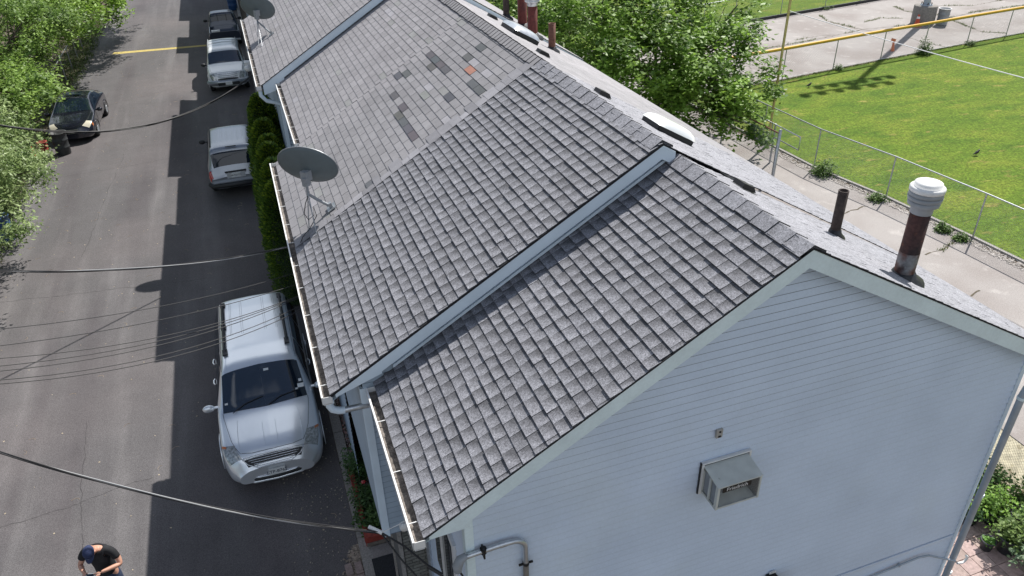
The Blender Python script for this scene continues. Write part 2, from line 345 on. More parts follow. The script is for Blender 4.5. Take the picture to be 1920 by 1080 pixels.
for line in CR:
    for a, b in zip(line, line[1:]):
        n = max(2, int(math.hypot(b[0]-a[0], b[1]-a[1])/.16)); pa = a
        for i in range(1, n+1):
            t = i/n; pb = (lerp(a[0], b[0], t)+random.uniform(-.05, .05), lerp(a[1], b[1], t)+random.uniform(-.05, .05))
            d = Vector(pb)-Vector(pa); nn = Vector((-d.y, d.x)).normalized()*random.uniform(.01, .03)
            ck.quad((pa[0]-nn.x, pa[1]-nn.y, .0075), (pb[0]-nn.x, pb[1]-nn.y, .0075), (pb[0]+nn.x, pb[1]+nn.y, .0075), (pa[0]+nn.x, pa[1]+nn.y, .0075))
            dens = (math.sin(pb[0]*1.7)+math.sin(pb[1]*2.3+1)) * .5
            if dens > -.2: tuft(wd, pb[0], pb[1], random.uniform(.05, .16), int(10+14*max(dens, 0)), spread=.11)
            pa = pb
struct('pavement_cracks', ck, mat('crack_dirt', (.09, .075, .05), .95, noise=(20, .6, 1.4)))
# grass fringe along the field edges
for _ in range(1700):
    t = random.random()
    if random.random() < .6: x = random.uniform(19, 50); y = np.interp(x, [18.7, 24.7, 31.4, 38, 60], [30.2, 30.7, 31.55, 32.3, 34.6])-random.uniform(-.12, .05)
    else: y = random.uniform(10, 30); x = np.interp(y, [p[1] for p in FX], [p[0] for p in FX])+random.uniform(-.05, .12)
    tuft(wd, x, y, random.uniform(.04, .11), 5, (.08, .15, .02), (.16, .23, .05))
tag(wd.build('ground_weeds', 'leaf_shrub', fixn=False), None, None, kind='stuff')
# ------------------------------------------------------------------ houses
PL, QR = .597, .56
def rnd(a, b): return random.uniform(a, b)
def roof_plane(parent, name, xe, ze, xr, zr, y0, y1, style, tab=.2, part=None, patches=None, h0=0., slabdrop=.012, ylimit=None, label=None):
    """shingle courses from the eave (xe,ze) up to the ridge (xr,zr)"""
    Lh = math.hypot(xr-xe, zr-ze); u = ((xr-xe)/Lh, (zr-ze)/Lh); n = (-u[1], u[0]) if u[0] > 0 else (u[1], -u[0])
    def P(s, y, h): h += h0; return (xe+u[0]*s+n[0]*h, y, ze+u[1]*s+n[1]*h)
    mb = MB(); e = .148; nc = int(math.ceil(Lh/e)); thick = .015 if style == 'new' else .008
    mb2 = MB()
    for a in ((0, Lh),):
        vs = [P(-.02, y0-.005, 0), P(Lh, y0-.005, 0), P(Lh, y0-.005, -slabdrop-h0), P(-.02, y0-.005, -slabdrop-h0)]
        ve = [(x, y1, z) for x, _, z in vs]
        mb2.add(vs+ve, ((0, 1, 2, 3), (7, 6, 5, 4), (0, 4, 5, 1), (1, 5, 6, 2), (2, 6, 7, 3), (3, 7, 4, 0)))
    bk_side = u[0] < 0
    if bk_side: thick = .006
    for i in range(nc):
        s0 = i*e-.012*(i == 0); s1 = min((i+1)*e+.004, Lh)
        yy = y0+rnd(-tab, 0) if style == 'new' else y0-(tab/2 if i % 2 else 0)+rnd(-.01, .01)
        while yy < y1:
            wd_ = tab*(rnd(.82, 1.2) if style == 'new' else 1); a, b = max(yy, y0), min(yy+wd_-(.003 if bk_side else .006 if style == 'new' else .011), y1); yc = (a+b)/2; yy += wd_
            if b-a < .015: continue
            t = thick*(rnd(.55, 1.45) if style == 'new' else 1)+.003
            sc = (s0+s1)/2; base = rnd(.94, 1.07) if style == 'new' else rnd(.92, 1.09)
            if style == 'new' and random.random() < .08: base *= .88
            c = (base, base, base*1.0); x_ = xe+u[0]*sc
            if style == 'old':
                if yc > 14.8+.25*math.sin(i*.9): c = (base*1.1, base*1.09, base*1.09)
                if random.random() < .012: c = (1.28, 1.28, 1.31)
                if random.random() < .02: c = (base*.98, base*1.01, base*.96)
                for (px, py, hx, hy, pc) in (patches or []):
                    if abs(x_-px) < (.0633 if hx < .1 else hx) and abs(yc-py) < hy: c = tuple(q*rnd(.92, 1.08) for q in pc); t += .004
            if bk_side: c = tuple(q*1.1 for q in c)   # back slope brightened: its stronger sunlight is put into the shingle colour
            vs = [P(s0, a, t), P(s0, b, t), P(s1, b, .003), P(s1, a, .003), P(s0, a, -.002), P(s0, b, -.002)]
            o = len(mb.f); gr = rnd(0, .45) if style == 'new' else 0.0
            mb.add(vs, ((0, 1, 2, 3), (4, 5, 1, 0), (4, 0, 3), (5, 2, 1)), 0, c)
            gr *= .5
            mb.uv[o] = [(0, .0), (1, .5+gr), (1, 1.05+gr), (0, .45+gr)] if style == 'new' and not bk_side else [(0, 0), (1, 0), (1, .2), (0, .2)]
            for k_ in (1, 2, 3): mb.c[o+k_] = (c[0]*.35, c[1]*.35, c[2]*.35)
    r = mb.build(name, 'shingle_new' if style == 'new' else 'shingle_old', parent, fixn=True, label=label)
    mb2.build('roof_deck', 'felt', r)
    return r
def ridge_cap(parent, xr, zr, y0, y1, e, style, sl=PL, sr=QR, w=.15):
    mb = MB(); y = y0
    while y < y1:
        b = min(y+e+.03, y1); t = .026+rnd(0, .005); t2 = .017; c = rnd(.92, 1.06); dx = w*rnd(.95, 1.05)
        vs = [(xr-dx, y, zr-sl*dx+t), (xr, y, zr+t+.004), (xr+dx, y, zr-sr*dx+t), (xr-dx, b, zr-sl*dx+t2), (xr, b, zr+t2+.004), (xr+dx, b, zr-sr*dx+t2),
              (xr-dx, y, zr-sl*dx), (xr, y, zr), (xr+dx, y, zr-sr*dx), (xr-dx, b, zr-sl*dx), (xr+dx, b, zr-sr*dx)]
        o = len(mb.f)
        mb.add(vs, ((0, 1, 4, 3), (1, 2, 5, 4), (6, 7, 1, 0), (7, 8, 2, 1), (6, 0, 3, 9), (8, 10, 5, 2)), 0, (c, c, c))
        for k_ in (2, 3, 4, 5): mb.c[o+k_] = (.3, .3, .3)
        for k_ in (0, 1): mb.uv[o+k_] = [(0, 0), (1, 0), (1, .5), (0, .5)]
        y += e
    return mb.build('ridge_cap', 'shingle_new' if style == 'new' else 'shingle_old', parent)
def siding(parent, Y, zlo, zhi, xr_fn, m='siding', name='wall', lip=.016, e=.1, axis='y', face=-1, label=None):
    mb = MB(); z = zlo
    def Pt(x, d, zz): return (x, Y+face*d, zz) if axis == 'y' else (Y+face*d, x, zz)
    while z < zhi:
        z1 = min(z+e, zhi); a0, b0 = xr_fn(z); a1, b1 = xr_fn(z1)
        if b0 > a0:
            if b1 < a1: a1 = b1 = (a1+b1)/2
            zb = z
            mb.add((Pt(a0, lip, zb), Pt(b0, lip, zb), Pt(b0, lip, zb+.012), Pt(a0, lip, zb+.012), Pt(b1, .0, z1), Pt(a1, .0, z1), Pt(a0, 0, zb), Pt(b0, 0, zb)),
                   ((0, 1, 2, 3), (3, 2, 4, 5), (6, 7, 1, 0)))
            if m == 'siding' or m == 'siding_dark': mb.add((Pt(a0, lip*.2, zb-.027), Pt(b0, lip*.2, zb-.027), Pt(b0, lip*.2, zb), Pt(a0, lip*.2, zb)), ((0, 1, 2, 3),), 1)  # dark strip below each lap paints the contact shade as colour
        z = z1
    return mb.build(name, [m, 'siding_lap_shade'], parent, label=label, fixn=False)
def gutter(parent, xe, ze, y0, y1, hang=.78, ends=(True, True)):
    """open trough along the eave, white outside and dirty inside"""
    w, d, t = .12, .1, .006; x1 = xe-.005; x0 = x1-w; zt = ze-.02
    gt = MB()
    gt.box((x0, (y0+y1)/2, zt-d/2+.012), (t, y1-y0, d)); gt.box((x0+w/2, (y0+y1)/2, zt-d), (w*.8, y1-y0, t))
    gt.box((x0+.006, (y0+y1)/2, zt+.014), (.02, y1-y0, .012)); gt.box((x1, (y0+y1)/2, zt-d/2), (t, y1-y0, d*.95))
    for y in ([y0+t/2] if ends[0] else [])+([y1-t/2] if ends[1] else []): gt.box((x0+w/2, y, zt-d/2+.012), (w, t, d))
    g_ = gt.build('gutter', 'white', parent)
    dm = MB(); y = y0+.01
    while y < y1-.02:
        b = min(y+.09, y1-.01); h = .04+rnd(0, .004); dm.box((x0+w/2+.003, (y+b)/2, zt-d+h/2+.004), (w-.018, b-y, h)); y = b
    dm.build('leaf_dirt', 'gutter_in', g_)
    y = y0+.25
    while y < y1-.1:
        hb = MB(); hb.box((x0+w/2+.012, y, zt+.012), (w+.02, .009, .006)); hb.build('hanger', 'white', g_); y += hang*rnd(.9, 1.12)
    return g_
def rake(parent, Y, xe, ze, xr, zr, xe2, h=.2, ret=None, m='trim', t=.025, sr=QR, soffit=.18):
    """rake boards with a boxed return at the eave, in the plane y = Y"""
    def zt(x): return zr-.02-(xr-x)*PL if x < xr else zr-.02-(x-xr)*sr
    mb = MB()
    lo = [(xe+.03, zt(xe)-.005), (xr, zt(xr)), (xe2-.02, zt(xe2)), (xe2-.02, zt(xe2)-h), (xr, zt(xr)-h)]
    if ret: poly = [lo[0], lo[1], (xr, zt(xr)-h), (ret[0], zt(ret[0])-h), (ret[0], ret[1]), (xe+.045, ret[2])]
    else: poly = [lo[0], lo[1], (xr, zt(xr)-h), (xe+.03, zt(xe)-h)]
    # clockwise in xz; build as strips so that it stays convex
    def strip(x0, x1, zb0, zb1): mb.prism([(x0, zt(x0)), (x1, zt(x1)), (x1, zb1), (x0, zb0)], Y, Y+t)
    if ret:
        rx = ret[0]; strip(xe+.04, rx, ret[2], ret[1]); strip(rx, xr, zt(rx)-h, zt(xr)-h)
    else: strip(xe+.04, xr, zt(xe)-h, zt(xr)-h)
    if xe2 > xr: strip(xr, xe2, zt(xr)-h, zt(xe2)-h)
    o = mb.build('rake_board', m, parent)
    so_ = MB()
    def soff(x0, x1):
        so_.add(((x0, Y+t, zt(x0)-.09), (x1, Y+t, zt(x1)-.09), (x1, Y+soffit, zt(x1)-.09), (x0, Y+soffit, zt(x0)-.09)), ((0, 1, 2, 3),))
    soff(xe, xr); soff(xr, xe2) if xe2 > xr else None
    so_.build('soffit', m, parent, fixn=False)
    # narrow joint line running along the board
    return o
def lbox(mb, *a, **k): mb.box(*a, **k)
def front(parent, xf, y0, y1, ztop, m='siding_dark'):
    return siding(parent, xf, 0.0, ztop, lambda z: (y0, y1), m, 'front_wall', axis='x', face=-1, e=.1)
def back(parent, y0, y1, ztop=5.1):
    return siding(parent, 8.6, 0.0, ztop, lambda z: (y0, y1), 'siding', 'back_wall', axis='x', face=1)
XR_E = 9.05

# ---- end house (nearest)
H1 = thing('end_house', 'nearest pale blue clapboard house at the row end with grey shingle roof', 'house', (4.9, 6.2, 0))
z1r = 7.785; x1r = 4.70; x1e = .756; z1e = z1r-PL*(x1r-x1e)
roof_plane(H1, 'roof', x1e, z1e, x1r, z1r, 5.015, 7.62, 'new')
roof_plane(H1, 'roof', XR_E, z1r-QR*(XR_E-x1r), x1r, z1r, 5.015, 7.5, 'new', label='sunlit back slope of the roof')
ridge_cap(H1, x1r, z1r, 5.015, 7.6, .27, 'new')
gutter(H1, x1e, z1e, 5.0, 7.49)
gutter(H1, 2*XR_E-XR_E+.12, z1r-QR*(XR_E-x1r), 5.0, 11, ends=(True, False)) if False else None
rake(H1, 5.02, x1e, z1e, x1r, z1r, XR_E, .2, (1.2, 5.40, 5.385))
def xr1(z):
    zz = z+.06; l = max(1.26, x1r-(z1r-zz)/PL); r_ = min(8.58, x1r+(z1r-zz)/QR); return l, r_
siding(H1, 5.2, -.0, 7.72, xr1, 'siding', 'wall', lip=.018)
front(H1, 1.22, 5.24, 7.65, 5.6, 'siding'); back(H1, 5.2, 7.65, 5.4)
c = MB(); c.box((1.225, 5.19, 2.7), (.09, .035, 5.42)); c.box((1.195, 5.235, 2.7), (.035, .1, 5.42)); c.build('corner_trim', 'trim', H1)
c = MB(); c.box((8.61, 5.19, 2.7), (.07, .03, 5.4)); c.build('corner_trim', 'trim_blue', H1)
# lower belt joint between two siding fields
c = MB(); c.box((4.9, 5.178, 2.06), (7.3, .018, .055)); c.build('belt_board', 'siding', H1)
w = MB(); w.box((1.19, 6.35, 3.5), (.04, 1.1, 1.5)); wo_ = w.build('window', 'white', H1)
w = MB(); w.box((1.172, 6.35, 3.5), (.03, .92, 1.3)); w.build('pane', 'glass', wo_)
w = MB(); w.box((1.15, 6.35, 3.5), (.03, .045, 1.3)); w.build('sash_bar', 'white', wo_)
# downpipe on the right of the gable
p = MB(); p.tube([(9.1, 5.12, 5.12), (9.0, 5.12, 5.02), (8.78, 5.11, 4.93), (8.7, 5.105, 4.86), (8.665, 5.1, 4.76), (8.65, 5.1, 3.6), (8.64, 5.1, 1.6), (8.62, 5.1, .15)], .046, 14)
dp = p.build('downpipe', 'steel_blue', H1)
for z in (4.72, 2.95, 1.3):
    q = MB(); q.tube([(8.66, 5.1, z-.02), (8.66, 5.1, z+.02)], .05, 14); q.build('pipe_joint', 'trim', dp)

# ---- second house with the newer shingles
H2 = thing('row_house', 'second house from the near end with thick new shingles and blue rake board', 'house', (4.5, 9.5, 0), group=None)
x2e, x2r = .225, 4.462; z2r = 7.975; z2e = z2r-PL*(x2r-x2e)
def z2(x): return z2r-PL*(x2r-x)
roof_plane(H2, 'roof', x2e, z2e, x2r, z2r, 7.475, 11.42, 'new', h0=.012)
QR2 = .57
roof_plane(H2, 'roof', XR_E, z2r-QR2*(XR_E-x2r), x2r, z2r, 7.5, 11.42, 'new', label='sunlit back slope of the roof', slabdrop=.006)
ridge_cap(H2, x2r, z2r+.01, 7.505, 11.42, .26, 'new')
gutter(H2, x2e, z2e, 7.47, 11.42, ends=(True, False))
rake(H2, 7.48, x2e, z2e, x2r, z2r, 4.64, .17, (.85, 5.6, 5.40), 'trim_blue')
def zroof1(x): return z1r-PL*(x1r-x) if x < x1r else z1r-QR*(x-x1r)
def xr2(z):
    zz = z+.06; l = max(.6, x2r-(z2r-zz)/PL); r_ = min(8.5, x2r+(z2r-zz)/.58); return l, r_
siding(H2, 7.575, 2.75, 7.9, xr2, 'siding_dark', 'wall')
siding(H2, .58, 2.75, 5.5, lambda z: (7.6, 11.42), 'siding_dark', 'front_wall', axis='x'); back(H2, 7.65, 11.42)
c = MB(); c.box((.615, 7.562, 4.05), (.085, .03, 2.66)); c.box((.575, 7.605, 4.05), (.03, .09, 2.66)); c.build('corner_trim', 'trim_blue', H2)
# dark flashing strip on the step wall just under the rake board
c = MB(); c.prism([(1.0, zroof1(1.0)+.03), (4.6, zroof1(4.6)+.03), (4.6, zroof1(4.6)+.07), (1.0, zroof1(1.0)+.07)], 7.53, 7.57); c.build('step_flashing', 'trim_blue', H2)
c = MB(); c.box((4.7, 9.5, 2.7), (7.6, 3.7, .12)); c.build('overhang_floor', 'trim_blue', H2)
# brick ground storey set back under the overhang
bk = MB(); mo = MB(); mo.box((4.6, 9.57, 1.32), (7.55, 3.7, 2.64))
z = .02; i = 0
while z < 2.62:
    x = .83-(.1 if i % 2 else 0)
    while x < 1.3:
        a, b = max(x, .828), min(x+.2, 1.3)
        if b-a > .02: t = rnd(.8, 1.2); bk.box(((a+b)/2, 7.715, z+.03), (b-a-.014, .03, .052), col=(t, t*rnd(.97, 1.02), t*.98))
        x += .2
    z += .068; i += 1
bw = bk.build('brick_wall', 'brick', H2); mo.build('mortar', 'mortar', bw)
c = MB(); c.box((.79, 7.72, 1.35), (.055, .07, 2.66)); c.box((.70, 7.9, 1.35), (.03, .05, 2.6)); c.build('porch_post', 'kerb', H2)
# downspout elbow that crosses from the eave corner to the wall
p = MB(); p.tube([(x2e-.05, 7.56, z2e-.12), (x2e-.05, 7.55, z2e-.2), (x2e-.02, 7.55, z2e-.27), (x2e+.05, 7.55, z2e-.31), (x2e+.12, 7.55, z2e-.32)], .047, 12)
dp = p.build('downpipe', 'trim_blue', H2)
p = MB(); p.tube([(x2e+.1, 7.55, z2e-.32), (.95, 7.58, z2e-.36), (1.15, 7.6, z2e-.42), (1.18, 7.6, z2e-.6), (1.18, 7.6, .1)], .04, 12); p.build('pipe', 'galv_light', dp)
q = MB(); q.box((x2e-.05, 7.55, z2e-.12), (.12, .1, .05)); q.build('outlet', 'trim_blue', dp)

# ---- third house, old three tab shingles with dark patches
H3 = thing('row_house', 'third house of the row with old flat shingles, dark patches and one orange tab', 'house', (4.5, 15.6, 0))
DK = (.37, .38, .4)
PT = [(2.50, 12.72, .075, .76, DK), (2.60, 13.41, .075, .18, DK), (2.56, 14.28, .07, .18, DK), (2.86, 14.9, .13, .17, DK), (3.54, 12.25, .07, .36, (.38, .39, .41)), (3.16, 12.45, .075, .18, (.33, .34, .36)),
      (3.50, 14.1, .075, .7, DK), (3.3, 14.35, .07, .18, DK), (3.82, 13.5, .07, .19, (.42, .43, .45)), (4.15, 13.35, .07, .19, DK), (4.15, 12.5, .07, .16, (.62, .63, .66)), (3.66, 12.82, .07, .17, (1.4, .66, .46)),
      (1.5, 11.66, .07, .18, (.5, .5, .52)), (1.9, 11.6, .07, .15, (.52, .52, .54)), (3.0, 13.2, .07, .17, (.9, .94, .86))]
x3e = .772; z3e = z2(x3e)
roof_plane(H3, 'roof', x2e, z2e, x2r, z2r, 11.42, 15.31, 'old', tab=.37, patches=PT)
roof_plane(H3, 'roof', x3e, z3e, x2r, z2r, 15.31, 19.95, 'old', tab=.37, patches=PT)
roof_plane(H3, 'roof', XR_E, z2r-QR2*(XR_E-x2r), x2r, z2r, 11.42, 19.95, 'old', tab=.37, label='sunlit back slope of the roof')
ridge_cap(H3, x2r, z2r+.005, 11.42, 19.9, .15, 'old')
gutter(H3, x2e, z2e, 11.42, 15.33, ends=(False, True)); gutter(H3, x3e, z3e, 15.36, 19.85)
c = MB(); zt = z2e
c.prism([(x2e+.02, z2(x2e)-.03), (x3e, z2(x3e)-.03), (x3e, z2(x3e)-.19), (x2e+.02, z2(x2e)-.19)], 15.29, 15.315); c.build('rake_board', 'trim_blue', H3)
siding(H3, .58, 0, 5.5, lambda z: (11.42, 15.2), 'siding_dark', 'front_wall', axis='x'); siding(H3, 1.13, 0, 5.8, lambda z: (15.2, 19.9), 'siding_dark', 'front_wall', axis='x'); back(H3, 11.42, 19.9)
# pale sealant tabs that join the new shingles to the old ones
c = MB(); s_ = 0.0
ct = []
while s_ < 4.75:
    ux, uz = math.cos(math.atan(PL)), math.sin(math.atan(PL)); w_ = rnd(.13, .24); y0 = 11.40; y1 = 11.40+rnd(.16, .4); t = rnd(.85, 1.4)
    a, b = s_, min(s_+w_, 4.8); h = .03
    def Q(s, y, h): return (x2e+ux*s-uz*h, y, z2e+uz*s+ux*h)
    c.add((Q(a, y0, h), Q(b, y0, h), Q(b, y1, .012), Q(a, y1, .012), Q(a, y1, 0), Q(b, y1, 0)), ((0, 1, 2, 3), (3, 2, 5, 4)), col=(t, t*1.01, t*1.04)); s_ += w_+.004
c.build('seam_tabs', 'shingle_old', H3, fixn=True)

# ---- fourth house, raised step
H4 = thing('row_house', 'fourth house of the row, its roof stepping up behind a long blue rake board', 'house', (4.5, 26, 0))
x4e = .30; z4e = 5.75; x4r = 4.40; z4r = z4e+PL*(x4r-x4e); x4b = .85; z4b = z4r-PL*(x4r-x4b)
roof_plane(H4, 'roof', x4e, z4e, x4r, z4r, 19.87, 27.9, 'old', tab=.37); roof_plane(H4, 'roof', x4b, z4b, x4r, z4r, 27.9, 32.3, 'old', tab=.37)
QR4 = .60
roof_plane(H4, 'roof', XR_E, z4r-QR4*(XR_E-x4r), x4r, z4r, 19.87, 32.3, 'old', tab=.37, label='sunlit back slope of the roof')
ridge_cap(H4, x4r, z4r, 19.87, 32.2, .15, 'old')
gutter(H4, x4e, z4e, 19.83, 27.9); gutter(H4, x4b, z4b, 27.95, 32.1)
rake(H4, 19.88, x4e, z4e, x4r, z4r, XR_E, .19, (.88, 5.66, 5.5), 'trim_blue', sr=QR4)
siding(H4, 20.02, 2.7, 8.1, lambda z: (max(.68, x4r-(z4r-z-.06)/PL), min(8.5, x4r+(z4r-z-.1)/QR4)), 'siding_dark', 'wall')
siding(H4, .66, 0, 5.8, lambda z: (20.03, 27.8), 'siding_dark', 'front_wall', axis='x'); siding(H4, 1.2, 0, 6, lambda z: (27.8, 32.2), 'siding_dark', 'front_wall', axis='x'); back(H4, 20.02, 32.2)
c = MB(); c.box((.70, 20.005, 2.8), (.09, .03, 5.5)); c.build('corner_trim', 'trim_blue', H4)
p = MB(); p.tube([(x4e-.05, 19.9, z4e-.12), (x4e-.05, 19.9, z4e-.25), (x4e+.06, 19.9, z4e-.4), (.95, 19.95, z4e-.62), (1.05, 19.95, z4e-.8), (1.05, 19.95, .1)], .05, 10); p.build('downpipe', 'trim_blue', H4)
# ---- fifth and further houses
def far_house(label, y0, segs, xe_ref, dz, near):
    H = thing('row_house', label, 'house', (4.5, (y0+segs[-1][1])/2, 0))
    xr = 4.4; zr = z4r+dz
    for (a, b, xe) in segs:
        ze = zr-PL*(xr-xe); roof_plane(H, 'roof', xe, ze, xr, zr, a, b, 'old', tab=.37); gutter(H, xe, ze, a, b, hang=2)
        f = MB(); f.box(((xe+.4+8.6)/2, (a+b)/2, 2.9), (8.6-xe-.4, b-a-.02, 5.8)); f.build('front_wall', 'siding_dark', H)
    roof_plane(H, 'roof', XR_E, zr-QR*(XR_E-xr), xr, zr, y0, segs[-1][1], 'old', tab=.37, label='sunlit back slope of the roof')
    ridge_cap(H, xr, zr, y0, segs[-1][1], .3, 'old'); rake(H, y0+.01, segs[0][2], zr-PL*(xr-segs[0][2]), xr, zr, XR_E, .2, None, 'trim_blue')
    return H
far_house('fifth house of the row, only its pale eave corner in sight', 32.3, [(32.3, 39.9, .36), (39.9, 42.3, .85), (42.3, 47.4, 2.1)], .36, .12, True)
far_house('farthest house of the row, beyond the pickup truck', 47.4, [(47.4, 51.8, 1.5), (51.8, 56, .4), (56, 61, 1.5), (61, 72, .4)], .4, .24, True)

# ---- things on the roof backs, children of their houses
def zr_of(house_r, x): return house_r[1]-(house_r[2] if len(house_r) > 2 else QR)*(x-house_r[0])
def roof_vent(H, hr, x, y, s=1):
    z = zr_of(hr, x); a = math.atan(QR); R = Matrix.Rotation(a, 3, 'Y')
    mb = MB()
    def pt(p): return Vector((x, y, z))+R @ Vector(p)
    mb.add([pt(p) for p in ((-.2*s, -.2*s, .012), (.2*s, -.2*s, .012), (.2*s, .2*s, .012), (-.2*s, .2*s, .012))], ((0, 1, 2, 3),))
    o = mb.build('roof_vent', 'galv', H, fixn=False)
    mb = MB(); pr_ = [(-.17*s, 0), (-.15*s, .11*s), (.10*s, .115*s), (.2*s, .02)]
    vs = [pt((px, -.15*s, pz)) for px, pz in pr_]+[pt((px, .15*s, pz)) for px, pz in pr_]
    mb.add(vs, ((0, 1, 2, 3), (7, 6, 5, 4), (0, 4, 5, 1), (1, 5, 6, 2), (2, 6, 7, 3))); mb.build('hood', 'black', o)
R1, R2_, R4 = (x1r, z1r), (x2r, z2r, QR2), (x4r, z4r, QR4)
roof_vent(H1, R1, 5.42, 7.15, .66); roof_vent(H2, R2_, 5.05, 10.4, .66); roof_vent(H3, R2_, 5.2, 13.25, .66); roof_vent(H3, R2_, 5.75, 17.9, .66)
def skylight(H, hr, x, y, w, l, h, m):
    z = zr_of(hr, x); R = Matrix.Rotation(math.atan(QR), 3, 'Y'); o = Vector((x, y, z))
    mb = MB()
    for dx, dy, sx, sy in ((-w/2, 0, .03, l), (w/2, 0, .03, l), (0, -l/2, w, .03), (0, l/2, w, .03)):
        c_ = [o+R @ Vector((dx+a*sx/2, dy+b*sy/2, h_)) for h_ in (0, h) for b in (-1, 1) for a in (-1, 1)]
        mb.add(c_, ((0, 2, 3, 1), (4, 5, 7, 6), (0, 1, 5, 4), (2, 6, 7, 3), (0, 4, 6, 2), (1, 3, 7, 5)))
    k_ = mb.build('skylight', 'plastic_black', H)
    mb = MB(); N = 12; vs = []
    for i in range(N+1):
        for j in range(N+1):
            a, b = i/N*2-1, j/N*2-1; q = (1-abs(a)**4)*(1-abs(b)**4); vs.append(o+R @ Vector((a*(w/2+.04), b*(l/2+.04), h+.01+.11*q**.5)))
    mb.add(vs, [(i*(N+1)+j, (i+1)*(N+1)+j, (i+1)*(N+1)+j+1, i*(N+1)+j+1) for i in range(N) for j in range(N)], smooth=True)
    mb.build('dome', m, k_, fixn=False)
skylight(H2, R2_, 5.52, 9.2, .64, .46, .07, 'sky_dome'); skylight(H3, R2_, 5.72, 15.95, .6, .8, .09, 'galv_light')
def collar(mb, x, y, z, r):
    mb.lathe((x, y, z), [(r*2.3, -.09), (r*2.2, -.03), (r*1.35, .03), (r*1.15, .08), (r*.9, .09)], 16)
def pipe(H, hr, x, y, h, r, m, capped=False, label=None, colr=True, lean=0.0):
    z = zr_of(hr, x); mb = MB(); ax = Vector((lean, 0, 1)).normalized(); o = Vector((x, y, z))
    mb.lathe(o, [(r, -.1), (r, h), (r*.82, h), (r*.8, h-.18)], 18, axis=ax)
    f = mb.build('flue_pipe' if capped else 'vent_pipe', m, H, label=label)
    mb = MB(); collar(mb, x, y, z, r); mb.build('collar', 'tar', f)
    if m == 'flue_rust': mb = MB(); mb.lathe(o, [(r*1.02, 0), (r*1.02, .34)], 18); mb.build('sleeve', 'flue', f)
    if capped:
        t = o+ax*h; mb = MB(); mb.lathe(t, [(r*1.05, -.1), (r*1.1, -.02), (r*1.5, 0), (r*1.55, .05), (r*1.2, .055), (r*1.6, .06), (r*1.65, .1), (r*1.3, .105), (r*1.62, .11), (r*1.6, .15), (r*1.2, .16)], 22, axis=ax); mb.build('cap_louvre', 'plastic_grey' if m != 'flue_red' else 'galv_light', f)
        mb = MB(); mb.lathe(t, [(r*1.2, .155), (r*1.66, .16), (r*1.66, .2), (r*1.5, .215), (r*1.35, .215), (r*1.3, .25), (r*.8, .265), (0, .27)], 22, axis=ax); mb.build('cap', 'white', f)
pipe(H1, R1, 6.49, 6.64, .6, .062, 'darkpipe', label='dark open vent pipe')
pipe(H1, R1, 6.62, 5.62, .92, .108, 'flue_rust', True, label='rusty flue pipe with white round cap')
pipe(H3, R2_, 7.01, 17.22, .62, .085, 'brownpipe', label='short brown vent pipe')
pipe(H3, R2_, 7.42, 19.6, .88, .13, 'flue_red', True, label='red and silver flue pipe with silver cap')
pipe(H4, R4, 7.5, 20.6, 1.1, .13, 'flue_red', True, label='taller red flue pipe')
pipe(H4, R4, 7.0, 20.5, 1.0, .085, 'darkpipe', label='thin dark vent pipe')

# ------------------------------------------------------------------ fixtures on the gable wall
AC = thing('air_conditioner', 'beige window air conditioner box sticking out of the pale blue gable wall', 'air conditioner', (4.22, 5.18, 4.7))
mb = MB(); x0, x1, ya, yb, za, zb = 3.95, 4.5, 4.87, 5.17, 4.72, 5.09; t = .012
mb.add(((x0-.01, ya-.01, zb-.03), (x1+.01, ya-.01, zb-.03), (x1+.01, yb, zb+.03), (x0-.01, yb, zb+.03), (x0-.01, ya-.01, zb-.045), (x1+.01, ya-.01, zb-.045), (x1+.01, yb, zb+.015), (x0-.01, yb, zb+.015)),
       ((0, 1, 2, 3), (7, 6, 5, 4), (0, 4, 5, 1), (1, 5, 6, 2), (2, 6, 7, 3), (3, 7, 4, 0)))
mb.box(((x0+x1)/2, (ya+yb)/2, za), (x1-x0, yb-ya, t)); mb.box((x1, (ya+yb)/2, (za+zb)/2-.02), (t, yb-ya-.002, zb-za-.03))
for y in (ya+.012, ya+.15, yb-.012): mb.box((x0, y, (za+zb)/2-.015), (.016, .03 if y > ya+.1 else .045, zb-za-.03))
mb.box((x0, (ya+yb)/2, za+.012), (.015, yb-ya-.004, .022)); mb.box((x0+.01, ya, (za+zb)/2-.02), (.025, .012, zb-za-.03)); mb.box((x1-.008, ya, (za+zb)/2-.02), (.022, .012, zb-za-.03)); mb.box(((x0+x1)/2, ya, za+.012), (x1-x0-.05, .01, .02))
M['ac'] = mat('ac_metal', (.6, .62, .58), .6, noise=[(6, .88, 1.06)], big=[(9, (.25, .27, .25), .68, .76)]); mb.build('housing', 'ac', AC)
mb = MB()
for i in range(14): mb.box((x0+.016, (ya+yb)/2, za+.04+i*.021), (.008, yb-ya-.03, .012), ry=.5)
mb.box((x0+.03, (ya+yb)/2, (za+zb)/2-.03), (.004, yb-ya-.03, zb-za-.09)); mb.build('side_louvre', 'plastic_grey', AC)
M['ac_in'] = mat('ac_inner', (.3, .29, .28), .8, noise=(90, .6, 1.3))
mb = MB(); mb.box(((x0+x1)/2, ya+.2, (za+zb)/2-.02), (x1-x0-.03, .01, zb-za-.05), mi=0)
for i in range(22): mb.box((x0+.03+i*.0235, ya+.192, (za+zb)/2-.02), (.004, .008, zb-za-.06), mi=0)
mb.box((x1-.02, ya+.1, (za+zb)/2-.03), (.01, .19, zb-za-.07)); mb.build('coil_guard', 'ac_in', AC)
mb = MB(); mb.box(((x0+x1)/2-.03, ya+.006, zb-.098), (.36, .008, .08)); nm = mb.build('name_plate', 'black', AC)
text('lettering', 'Friedrich', .075, ((x0+x1)/2-.03, ya-.001, zb-.1), Matrix.Rotation(math.pi/2, 3, 'X'), 'white', nm, .001)
